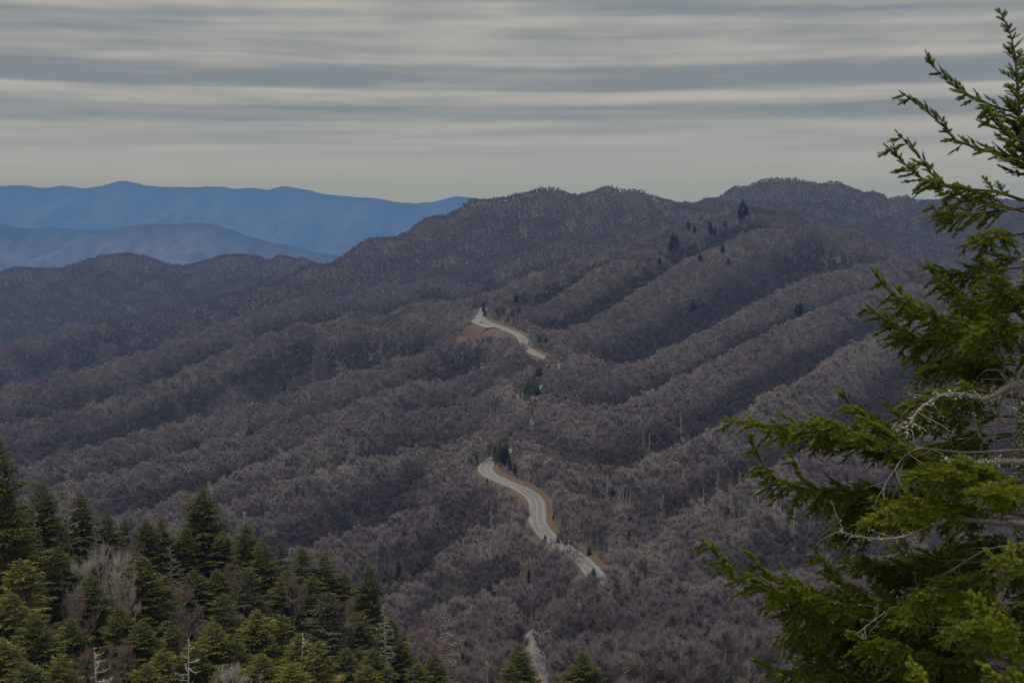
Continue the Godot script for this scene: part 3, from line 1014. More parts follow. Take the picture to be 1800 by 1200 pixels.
func build_land() -> void:
	var soil := matte(Color.WHITE, 0.95, true)
	for q in [[850, 588, 19.0], [828, 590, 18.0], [866, 590, 14.0], [806, 597, 11.0], [925, 1112, 5.0], [870, 800, 9.0], [912, 572, 9.0], [895, 568, 9.0], [1048, 1000, 9.0], [968, 905, 8.0]]:
		var p := hit(q[0], q[1], 500.0)
		rust.push_back(Vector3(p.x, p.z, q[2]))
		if q[2] > 10.5:
			clearings.push_back(Vector3(p.x, p.z, q[2] * 0.9))
			for k in 3:
				var g := Vector3(p.x + (k - 1) * q[2] * 0.5, p.y + 0.5, p.z)
				var b := int(floor(g.x / -g.z / 0.005))
				if not guard_bins.has(b): guard_bins[b] = []
				guard_bins[b].push_back(guards.size())
				guards.push_back(g)
	structure("mountain_ground", ground_mesh(), soil, "leaf-strewn brown ground of the valley and its ridges")
	var plain := CylinderMesh.new()
	plain.top_radius = 28000.0; plain.bottom_radius = 28000.0; plain.height = 2.0; plain.radial_segments = 64
	structure("lowland_ground", plain, matte(Color(0.09, 0.08, 0.07), 0.95), "low wooded country far below, out to the horizon").position.y = -1400.0
	var blue := matte(Color.WHITE, 0.95, true)
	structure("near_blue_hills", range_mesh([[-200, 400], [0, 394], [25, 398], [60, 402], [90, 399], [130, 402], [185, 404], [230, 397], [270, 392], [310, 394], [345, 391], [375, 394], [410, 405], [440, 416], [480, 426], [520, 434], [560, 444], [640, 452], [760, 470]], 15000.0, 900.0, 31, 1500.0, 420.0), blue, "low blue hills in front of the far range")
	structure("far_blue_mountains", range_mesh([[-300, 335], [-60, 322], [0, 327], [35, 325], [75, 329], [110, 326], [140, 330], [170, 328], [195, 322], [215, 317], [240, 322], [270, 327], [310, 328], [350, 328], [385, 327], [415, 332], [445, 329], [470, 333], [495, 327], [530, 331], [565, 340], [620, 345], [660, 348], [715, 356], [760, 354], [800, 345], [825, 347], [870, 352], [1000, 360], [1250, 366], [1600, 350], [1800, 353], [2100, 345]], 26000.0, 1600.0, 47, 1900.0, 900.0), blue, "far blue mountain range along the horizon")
	# the road
	for k in road_pts.size():
		var p := road_pts[k]
		var c := Vector2i(int(floor(p.x / 16.0)), int(floor(p.z / 16.0)))
		if not near_road.has(c): near_road[c] = []
		near_road[c].push_back(k)
		if road_seen[k]:
			var b := int(floor(p.x / -p.z / 0.005))
			if not seen_road.has(b): seen_road[b] = []
			seen_road[b].push_back(k)
	var n := road_pts.size()
	var noise := FastNoiseLite.new()
	noise.frequency = 0.01
	noise.fractal_octaves = 5
	var tex := NoiseTexture2D.new()
	tex.width = 512; tex.height = 512; tex.seamless = true
	tex.noise = noise
	var ramp := Gradient.new()
	ramp.set_color(0, Color(0.62, 0.62, 0.62))
	ramp.set_color(1, Color(1, 1, 1))
	tex.color_ramp = ramp
	var asphalt := matte(Color(0.25, 0.247, 0.254), 0.56)
	asphalt.metallic_specular = 0.5
	asphalt.albedo_texture = tex
	asphalt.uv1_triplanar = true
	asphalt.uv1_world_triplanar = true
	asphalt.uv1_scale = Vector3(0.05, 0.05, 0.05)
	structure("road", strip(-4.3, 4.3, 0.0, 0.0, 0, n, 0.0, 1.3), asphalt, "grey two-lane mountain road winding up to the gap")
	var white := matte(Color(0.50, 0.50, 0.49), 0.7)
	var yellow := matte(Color(0.52, 0.29, 0.07), 0.7)
	structure("road_edge_line", strip(3.60, 3.76, 0.012, 0.012, 0, n), white, "white edge line on the downhill side of the road")
	structure("road_edge_line", strip(-3.76, -3.60, 0.012, 0.012, 0, n), white, "white edge line on the uphill side of the road")
	structure("road_centre_line", strip(0.10, 0.26, 0.012, 0.012, 0, n), yellow, "left yellow line of the pair down the middle of the road")
	structure("road_centre_line", strip(-0.26, -0.10, 0.012, 0.012, 0, n), yellow, "right yellow line of the pair down the middle of the road")
	var gravel := matte(Color(0.36, 0.35, 0.335), 0.95)
	gravel.albedo_texture = tex
	gravel.uv1_triplanar = true
	gravel.uv1_world_triplanar = true
	gravel.uv1_scale = Vector3(0.11, 0.11, 0.11)
	structure("road_shoulder", strip(-4.3, -5.6, -0.03, -0.12, 0, n, 0.15, 1.0, true), gravel, "pale gravel shoulder on the uphill side of the road")
	structure("road_shoulder", strip(4.3, 5.0, -0.03, -0.12, 0, n, 0.15, 1.0, true), gravel, "pale gravel shoulder on the downhill side of the road")
	var straw := matte(Color(0.20, 0.135, 0.075), 0.95)
	straw.albedo_texture = tex
	straw.uv1_triplanar = true
	straw.uv1_world_triplanar = true
	straw.uv1_scale = Vector3(0.09, 0.09, 0.09)
	tag(structure("grass_verge", strip(-5.6, -9.6, -0.1, 1.2, 0, n, 0.5, 0.0, true), straw, "tan dry grass bank along the uphill side of the road"), "", "", "", "stuff")
	tag(structure("grass_verge", strip(5.0, 7.0, -0.1, -0.9, 0, n, 0.6, 0.0, true), straw, "tan dry grass verge along the downhill side of the road"), "", "", "", "stuff")
	# the overlook beside the upper bend
	var near := 0
	var target := at(856, 566, 1600)
	for k in n:
		if road_pts[k].distance_to(target) < road_pts[near].distance_to(target): near = k
	structure("overlook_lot", strip(5.2, 17.5, 0.08, 0.02, near - 6, near + 9, 0.0, 1.2), gravel, "pale gravel overlook lot beside the upper bend of the road")
	tag(structure("grass_island", strip(5.0, 7.0, 0.14, 0.14, near - 1, near + 4, 0.0, 0.3), straw, "thin grass island between the overlook lot and the road"), "", "", "", "stuff")
	var slope_soil := Soup.new()
	var last := []
	for k in range(near - 6, near + 9):
		var t := road_pts[k + 1] - road_pts[k - 1]
		t.y = 0
		var side := t.normalized().cross(Vector3.UP)
		var row := [road_pts[k] + side * 17.3 + Vector3(0, -0.1, 0)]
		for off in [20.0, 24.0, 30.0]:
			var q: Vector3 = road_pts[k] + side * (off + sin(k * 1.7) * 0.8)
			q.y = maxf(ground(q.x, q.z) - (0.6 if off > 29.0 else -0.15), row[0].y - (off - 17.3) * 0.75) if off < 29.0 else ground(q.x, q.z) - 0.6
			row.push_back(q)
		if last:
			for m in 3: slope_soil.quad(last[m], row[m], row[m + 1], last[m + 1], Color.WHITE)
		last = row
	structure("overlook_bank", slope_soil.mesh(), matte(Color(0.13, 0.076, 0.060), 0.95), "rusty bare bank falling away below the overlook lot")
	for k in range(near - 8, near + 10, 3):
		var t := road_pts[k + 1] - road_pts[k - 1]
		t.y = 0
		var q := road_pts[k] + t.normalized().cross(Vector3.UP) * 14.0
		clearings.push_back(Vector3(q.x, q.z, 9.0))
	var t2 := road_pts[near + 1] - road_pts[near - 1]
	t2.y = 0
	var spot := road_pts[near + 1] + t2.normalized().cross(Vector3.UP) * 9.0 + Vector3(0, 0.1, 0)
	parked_car(spot, atan2(t2.x, t2.z) + 0.6)

func parked_car(where: Vector3, turn: float) -> void:
	var car := thing("parked_car", where, "small dark blue car parked on the overlook lot by the upper bend", "car")
	car.rotation.y = turn
	var paint := matte(Color(0.05, 0.07, 0.14), 0.3)
	var glass := matte(Color(0.03, 0.035, 0.04), 0.1)
	var rubber := matte(Color(0.02, 0.02, 0.02), 0.9)
	var metal := matte(Color(0.5, 0.5, 0.5), 0.35)
	var s := Soup.new()
	# a lofted body along z: half width, sill, deck
	var rows := [[-2.2, 0.72, 0.42, 0.72], [-2.05, 0.86, 0.30, 0.90], [-0.9, 0.90, 0.24, 0.98], [0.9, 0.90, 0.24, 0.96], [1.9, 0.86, 0.28, 0.86], [2.2, 0.72, 0.40, 0.66]]
	loft(s, rows)
	obj("body", s.mesh(), paint, car)
	s = Soup.new()
	loft(s, [[-1.75, 0.70, 0.9, 0.96], [-1.0, 0.66, 0.9, 1.42], [0.2, 0.66, 0.9, 1.45], [1.1, 0.72, 0.9, 0.97]])
	obj("cabin", s.mesh(), glass, car)
	s = Soup.new()
	loft(s, [[-1.05, 0.62, 1.40, 1.47], [-0.4, 0.63, 1.40, 1.50], [0.25, 0.62, 1.40, 1.48]])
	obj("roof", s.mesh(), paint, car)
	for x in [-0.82, 0.82]:
		for z in [-1.35, 1.35]:
			var c := CylinderMesh.new()
			c.top_radius = 0.32; c.bottom_radius = 0.32; c.height = 0.22; c.radial_segments = 14
			var wl := obj("wheel", c, rubber, car)
			wl.position = Vector3(x, 0.32, z)
			wl.rotation.z = PI / 2
			var rim := CylinderMesh.new()
			rim.top_radius = 0.19; rim.bottom_radius = 0.19; rim.height = 0.24; rim.radial_segments = 10
			obj("rim", rim, metal, wl)
	for x in [-0.55, 0.55]:
		var b := SphereMesh.new()
		b.radius = 0.13; b.height = 0.2; b.radial_segments = 8; b.rings = 4
		obj("headlight", b, metal, car).position = Vector3(x, 0.62, 2.12)

func loft(s: Soup, rows: Array) -> void:
	var prev := []
	for r in rows:
		var ring := [Vector3(-r[1], r[2], r[0]), Vector3(-r[1], lerpf(r[2], r[3], 0.75), r[0]), Vector3(-r[1] * 0.86, r[3], r[0]), Vector3(r[1] * 0.86, r[3], r[0]), Vector3(r[1], lerpf(r[2], r[3], 0.75), r[0]), Vector3(r[1], r[2], r[0])]
		if prev:
			for k in 6: s.quad(prev[k], prev[(k + 1) % 6], ring[(k + 1) % 6], ring[k], Color.WHITE)
		else:
			for k in range(1, 5): s.tri(ring[0], ring[k], ring[k + 1], Color.WHITE)
		prev = ring
	for k in range(1, 5): s.tri(prev[0], prev[k + 1], prev[k], Color.WHITE)

# ------------------------------------------------------------------ the winter wood
var wood_tints := [Color(0.20, 0.175, 0.165), Color(0.23, 0.215, 0.20), Color(0.33, 0.31, 0.275), Color(0.25, 0.225, 0.19), Color(0.18, 0.155, 0.15)]
var twig_tints := [Color(0.215, 0.172, 0.185), Color(0.235, 0.198, 0.198), Color(0.29, 0.262, 0.235), Color(0.25, 0.21, 0.198), Color(0.20, 0.155, 0.155)]
var tree_kinds := [
	{"h": 18.0, "r": 4.9, "limbs": 11, "fork": 0.34, "rise": 0.75, "second": 10, "third": 15, "fat": 0.95},
	{"h": 16.5, "r": 5.4, "limbs": 11, "fork": 0.30, "rise": 0.6, "second": 10, "third": 15, "fat": 0.95},
	{"h": 17.5, "r": 5.2, "limbs": 10, "fork": 0.32, "rise": 0.6, "second": 9, "third": 14, "fat": 0.95},
	{"h": 19.0, "r": 3.6, "limbs": 10, "fork": 0.42, "rise": 1.0, "second": 9, "third": 14, "fat": 0.95},
	{"h": 11.0, "r": 4.2, "limbs": 9, "fork": 0.2, "rise": 0.5, "second": 8, "third": 13, "fat": 1.0},
]
var kind_words := [
	["bare_maple", "bare tree with purplish twigs in the wood around the road", "purple-twigged trees in the wood"],
	["bare_beech", "bare grey-brown broad tree in the wood around the road", "grey-brown trees in the wood"],
	["bare_oak", "pale grey bare tree with light limbs in the wood around the road", "pale bare trees in the wood"],
	["bare_poplar", "tall narrow bare tree with tan twigs in the wood around the road", "narrow bare trees in the wood"],
	["bare_birch", "short brushy bare tree with reddish-brown twigs in the wood around the road", "short brushy trees in the wood"],
]

func build_forest() -> void:
	hill_spots()
	var parts := []
	var meshes := []
	for k in 5:
		parts.push_back([])
		meshes.push_back([])
		for s in 2:
			var p := bare_tree(tree_kinds[k], 100 + k * 10 + s)
			parts[k].push_back(p)
			var w: Color = wood_tints[k]
			meshes[k].push_back(joined(p, [w * 2.2, twig_tints[k] * 2.2]))
	var patch := FastNoiseLite.new()
	patch.seed = 77
	patch.frequency = 0.006
	patch.fractal_octaves = 3
	var thin := FastNoiseLite.new()
	thin.seed = 78
	thin.frequency = 0.02
	var lists := []
	for k in 5: lists.push_back([[], []])
	var poles := []
	var near := []
	rng.seed = 4242
	var d := 372.0
	while d < 4800.0:
		var step := lerpf(6.7, 5.0, smoothstep(600.0, 1200.0, d)) if d < 1500.0 else (5.0 if d < 2600.0 else 5.8)
		var x := -0.43 * d - 15.0
		while x < 0.43 * d + 15.0:
			x += step
			var px := x + rnd(-0.5, 0.5) * step
			var pz := -d + rnd(-0.5, 0.5) * step
			var y := ground(px, pz)
			var sc := rnd(0.74, 1.18) * lerpf(1.22, 0.80, smoothstep(560.0, 1500.0, d)) * lerpf(1.0, 0.82, smoothstep(2200.0, 3200.0, d))
			if not can_see(px, pz, y + 19.0 * sc, 0.002): continue
			# pale kinds on crests, dark ones in draws: light and shade put into colour
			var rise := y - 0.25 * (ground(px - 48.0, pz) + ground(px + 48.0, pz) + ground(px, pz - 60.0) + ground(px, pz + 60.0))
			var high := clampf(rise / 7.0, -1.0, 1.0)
			var v := patch.get_noise_2d(px, pz) * 0.7 + rnd(-0.20, 0.20) + high * (0.34 if d < 2600.0 else -0.06)
			if thin.get_noise_2d(px, pz) < -0.42 and rnd(0, 1) < 0.6: continue
			var k := 0
			var pick := rnd(0, 1)
			if v > 0.30: k = 2 if pick < 0.4 else (1 if pick < 0.75 else 3)
			elif v > 0.02: k = 1 if pick < 0.6 else (3 if pick < 0.75 else (2 if pick < 0.83 else 0))
			else: k = 0 if pick < 0.66 else (4 if pick < 0.8 else (1 if pick < 0.95 else 2))
			var h: float = tree_kinds[k].h * sc
			if not road_clear(px, pz, y + h, tree_kinds[k].r * sc):
				k = 4
				sc = rnd(0.28, 0.55)
				h = 11.0 * sc
				if not road_clear(px, pz, y + h, 4.2 * sc):
					sc *= 0.5
					h *= 0.5
					if not road_clear(px, pz, y + h, 4.2 * sc): continue
			var wide := sc * rnd(0.72, 1.0)
			var b := Basis(Vector3.UP, rnd(0, TAU)).scaled(Vector3(wide, sc, wide))
			var tone := rnd(0.39, 0.52) * (1.0 + (0.36 if d < 2600.0 else 0.14) * high)  # tint lightened on crests, darkened in draws, as painted shading of the spurs
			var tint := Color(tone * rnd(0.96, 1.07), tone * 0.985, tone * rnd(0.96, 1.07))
			var tr := Transform3D(b, Vector3(px, y - 0.2, pz))
			var which := 0 if rnd(0, 1) < 0.5 else 1
			if rnd(0, 1) < 0.016 and d < 2300.0:
				poles.push_back([tr, Color(1, 1, 1) * rnd(0.55, 1.0)])
			elif near.size() < 274 and absf(px / d) < 0.362 and (y + h) / d > -0.352 and can_see(px, pz, y + h * 0.6) and (h / d) > 0.014:
				near.push_back([k, which, tr])
			else:
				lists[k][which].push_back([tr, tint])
		d += step * 0.93
	for q in [[956, 1130], [970, 1120], [985, 1112], [1000, 1102], [950, 1146], [954, 1162], [960, 1180], [972, 1145], [985, 1170], [1000, 1130], [1015, 976], [1003, 968], [992, 975], [1000, 985], [985, 650], [975, 642], [992, 662], [980, 672], [945, 692], [955, 684], [930, 745], [942, 758], [946, 770], [935, 730], [925, 722], [966, 680]]:
		var p := hit(q[0], q[1] + 8.0, 450.0)
		near.push_back([rng.randi() % 2, rng.randi() % 2, Transform3D(Basis(Vector3.UP, rnd(0, TAU)).scaled(Vector3(1, 0.95, 1)), p)])
	# those that show largest are things of their own
	var wm := []
	var tm := []
	for k in 5:
		wm.push_back(matte(wood_tints[k], 0.9, true))
		tm.push_back(matte(twig_tints[k], 0.9, true))
	var first := {}
	for q in near:
		var key: int = q[0] * 2 + q[1]
		var o: Node3D
		if not first.has(key):
			o = thing(kind_words[q[0]][0], Vector3.ZERO, kind_words[q[0]][1], "tree", kind_words[q[0]][2])
			obj("trunk", parts[q[0]][q[1]][0], wm[q[0]], o)
			obj("crown", parts[q[0]][q[1]][1], tm[q[0]], o)
			first[key] = o
		else:
			o = first[key].duplicate()
			o.name = numbered(kind_words[q[0]][0])
			add_child(o)
		o.transform = q[2]
	# the rest of the wood
	var names := ["purple_twigged_wood", "grey_brown_wood", "pale_limbed_wood", "narrow_tan_wood", "reddish_brush_wood"]
	var says := ["purplish bare trees covering the slopes and ridges, too many to count", "grey-brown bare trees covering the slopes and ridges, too many to count", "pale grey bare trees scattered through the wooded slopes", "tall narrow tan bare trees scattered through the wooded slopes", "short reddish bare brush between the taller trees of the slopes"]
	var total := 0
	var all := matte(Color.WHITE, 0.9, true)
	for k in 5:
		for s in 2:
			var list: Array = lists[k][s]
			total += list.size()
			var mm := MultiMesh.new()
			mm.transform_format = MultiMesh.TRANSFORM_3D
			mm.use_colors = true
			mm.mesh = meshes[k][s]
			mm.instance_count = list.size()
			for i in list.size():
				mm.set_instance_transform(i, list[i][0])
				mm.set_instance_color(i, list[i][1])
			var o := MultiMeshInstance3D.new()
			o.multimesh = mm
			o.material_override = all
			o.name = numbered(names[k])
			add_child(o)
			tag(o, says[k], "", "", "stuff")
	var pm := MultiMesh.new()
	pm.transform_format = MultiMesh.TRANSFORM_3D
	pm.use_colors = true
	pm.mesh = joined(snag(17.0, 2.0, 390, 40, true), [Color(1, 1, 1), Color(0.9, 0.9, 0.9)])
	pm.instance_count = poles.size()
	for i in poles.size():
		pm.set_instance_transform(i, poles[i][0])
		pm.set_instance_color(i, poles[i][1])
	var po := MultiMeshInstance3D.new()
	po.multimesh = pm
	po.material_override = matte(Color(0.36, 0.34, 0.30), 0.9, true)
	po.name = "pale_dead_wood"
	add_child(po)
	tag(po, "thin pale dead trunks standing all through the wooded slopes", "", "", "stuff")
	print("trees ", total, " near ", near.size(), " farthest ", -near[near.size() - 1][2].origin.z)
	hill_conifers()

var peak := "dark conifer in the clump on top of the middle hill"
var flank := "lone dark conifer on the left flank below the middle hilltop"
var gang := "dark conifer in the small group left of the middle hilltop"
var wedge := "green conifer in the bright wedge beside the hidden stretch of road"
var slope := "olive conifer on the cut slope above the overlook"
var bend := "dark green conifer in the strip beside the lower hairpin bend"
var spots := []
var snags := []
var guards: Array[Vector3] = []
var guard_bins := {}

func hill_spots() -> void:
	spots = [
		[1300, 380, 17, 0, peak], [1306, 378, 19, 0, peak], [1312, 380, 18, 0, peak], [1303, 388, 16, 0, peak], [1310, 388, 15, 0, peak], [1324, 371, 15, 0, "thin dark conifer just right of the hilltop clump"], [1258, 377, 8, 0, "small dark conifer left of the hilltop clump"],
		[1234, 393, 16, 0, "dark pointed conifer alone on the hill's left skyline"], [1210, 409, 14, 0, "slim dark conifer below the hill's left skyline"], [1221, 417, 12, 0, flank], [1250, 412, 15, 0, gang], [1257, 414, 16, 0, gang], [1248, 406, 12, 0, gang], [1274, 404, 13, 0, flank],
		[1309, 418, 12, 0, "dark conifer on the small spur right below the hilltop"], [1182, 440, 19, 0, "left conifer of the dark trio on the hill's flank"], [1189, 442, 21, 0, "tallest conifer of the dark trio on the hill's flank"], [1179, 446, 15, 0, "lowest conifer of the dark trio on the hill's flank"],
		[1160, 471, 13, 0, "dark conifer below the trio on the hill's flank"], [1231, 463, 15, 0, "broad dark conifer in the middle of the hill's face"], [1271, 444, 13, 0, "slim dark conifer right of the middle of the hill's face"], [1280, 469, 13, 0, "dark conifer lowest of three on the hill's face"], [1120, 475, 8, 0, flank],
		[1218, 553, 18, 0, "column-shaped dark conifer low on the hill's face"], [1400, 558, 18, 0, "left of two dark conifers on the right spur"], [1407, 556, 17, 0, "right of two dark conifers on the right spur"], 
		[852, 552, 11, 0, "dark conifer at the road's end by the gap"], [849, 545, 9, 0, "small dark conifer right at the gap"], [908, 536, 14, 0, "dark pointed conifer above the olive cut slope"],
		[876, 560, 8, 2, slope], [885, 552, 9, 1, slope], [893, 562, 8, 2, slope], [901, 556, 10, 1, slope], [910, 568, 8, 2, slope], [889, 568, 6, 2, slope], [903, 570, 7, 2, slope], [912, 555, 9, 1, slope],
		[915, 700, 8, 1, wedge], [923, 698, 10, 1, wedge], [931, 700, 11, 1, wedge], [939, 698, 12, 1, wedge], [927, 688, 11, 1, wedge], [935, 688, 12, 1, wedge], [943, 686, 13, 1, wedge], [944, 672, 12, 0, wedge], [938, 676, 11, 1, wedge], [950, 662, 10, 0, wedge], [946, 700, 11, 0, wedge],
		[871, 806, 10, 0, bend], [876, 812, 11, 1, bend], [882, 812, 11, 0, bend], [888, 810, 12, 0, bend], [879, 800, 11, 1, bend], [890, 800, 11, 0, bend], [896, 822, 8, 0, bend], [905, 832, 8, 0, bend],
		[838, 815, 7, 0, "low dark conifer left of the hairpin bend"], [856, 851, 4, 0, "small dark shrub conifer on the verge below the hairpin"], [958, 952, 4, 0, "small dark conifer at the left end of the road bend"], [981, 955, 5, 0, "dark conifer where the grass verge runs off downhill"],
		[1043, 1022, 7, 0, "small dark fir in front of the lower stretch of road"], [1036, 975, 5, 0, "dark conifer at the edge of the trees by the verge"], [960, 608, 9, 0, "dark conifer above the thin stretch of road"], [948, 606, 10, 0, "dark conifer at the draw behind the road bend"],
		[700, 1012, 9, 0, "dark conifer in the wood above the conifer stand"], [930, 1020, 6, 0, "dark conifer low in the wood left of the road"], [500, 690, 11, 0, "dark conifer on the left valley slope"], [510, 672, 10, 0, "upper dark conifer on the left valley slope"],
	]
	snags = [
		[1068, 884, 15, "tall pale dead trunk standing alone in the dark draw"], [1197, 768, 17, "tall pale dead tree on the spur at mid height"], [1130, 800, 15, "left trunk of the pair of pale dead trees"], [1142, 800, 14, "right trunk of the pair of pale dead trees"], [1262, 878, 15, "pale dead tree left of the spruce's lower boughs"],
		[1165, 915, 14, "pale dead tree low on the right slope"], [1236, 900, 12, "dead tree between the two lower spurs"], [1300, 862, 11, "thin dead trunk beside the tip of the spruce bough"], [1285, 905, 12, "bushy pale dead tree in the right slope wood"], [1362, 900, 15, "pale dead tree seen beneath the long spruce bough"],
		[864, 935, 13, "grey dead tree in the wood left of the road"], [1235, 930, 10, "short dead tree in the right slope wood"], [857, 650, 12, "dead trunk in the wood below the overlook"], [874, 748, 12, "dead tree in the wood above the hairpin"], [862, 738, 10, "smaller dead trunk left of the one above the hairpin"], [600, 655, 10, "thin dead trunk on the left spur"], [1090, 905, 9, "short dead tree near the lone pale trunk"],
		[1395, 930, 14, "dead tree low down behind the spruce boughs"], [1210, 790, 9, "short dead tree beside the tall pale one on the spur"],
	]
	for k in range(1, road_pts.size() - 1):
		if not road_verge[k]: continue
		var t := road_pts[k + 1] - road_pts[k - 1]
		t.y = 0
		var p := road_pts[k] - t.normalized().cross(Vector3.UP) * 7.5
		var b := int(floor(p.x / -p.z / 0.005))
		if not guard_bins.has(b): guard_bins[b] = []
		guard_bins[b].push_back(guards.size())
		guards.push_back(p)
	for list in [spots, snags]:
		for q in list:
			var tall: float = q[2]
			var p := hit(q[0], q[1], 500.0)
			# the foot lies hidden a little lower, behind the crowns in front
			p = hit(q[0], q[1] + minf(tall * 0.28, 4.0) * FOC / -p.z, 500.0)
			q.push_back(p)
			for f in [0.38, 0.6, 0.85]:
				var b := int(floor(p.x / -p.z / 0.005))
				if not guard_bins.has(b): guard_bins[b] = []
				guard_bins[b].push_back(guards.size())
				guards.push_back(p + Vector3(0, (tall + 5.0) * f, 0))

# conifers and dead trunks on the far slope: column and row of the foot, height in metres
func hill_conifers() -> void:
	var dark := matte(Color(0.034, 0.046, 0.030), 0.9, true)
	var green := matte(Color(0.125, 0.165, 0.045), 0.9, true)
	var olive := matte(Color(0.21, 0.195, 0.07), 0.9, true)
	var bark := matte(Color(0.09, 0.075, 0.065), 0.9, true)
	var forms := []
	for k in 3: forms.push_back(conifer(14.0, [2.7, 3.2, 2.3][k], 300 + k, 0.15, 0.55, true))
	rng.seed = 900
	for q in spots:
		var p: Vector3 = q[5]
		var f: Array = forms[rng.randi() % 3]
		var s: float = (q[2] + minf(q[2] * 0.28, 4.0)) / 14.0
		var o := place_tree("hill_conifer", q[4], "conifer", "dark conifers on the wooded slopes", p, Vector3(s * 1.12, s, s * 1.12), rnd(0, TAU), f, [bark, [dark, green, olive][q[3]]], ["trunk", "crown"])
		if q[4] in [peak, gang, wedge, slope, bend, flank]: o.set_meta("group", q[4].replace("conifer", "conifers"))
	var grey := matte(Color(0.42, 0.40, 0.35), 0.9, true)
	var dead := []
	for k in 3: dead.push_back(snag(15.0, [2.4, 1.8, 3.0][k], 330 + k, 34, true))
	for q in snags:
		var p: Vector3 = q[4]
		var s: float = (q[2] + 5.0) / 15.0
		place_tree("dead_tree", q[3], "dead tree", "pale dead trees on the wooded slopes", p, Vector3(s, s * 1.1, s), rnd(0, TAU), dead[rng.randi() % 3], [grey, grey], ["trunk", "limbs"])

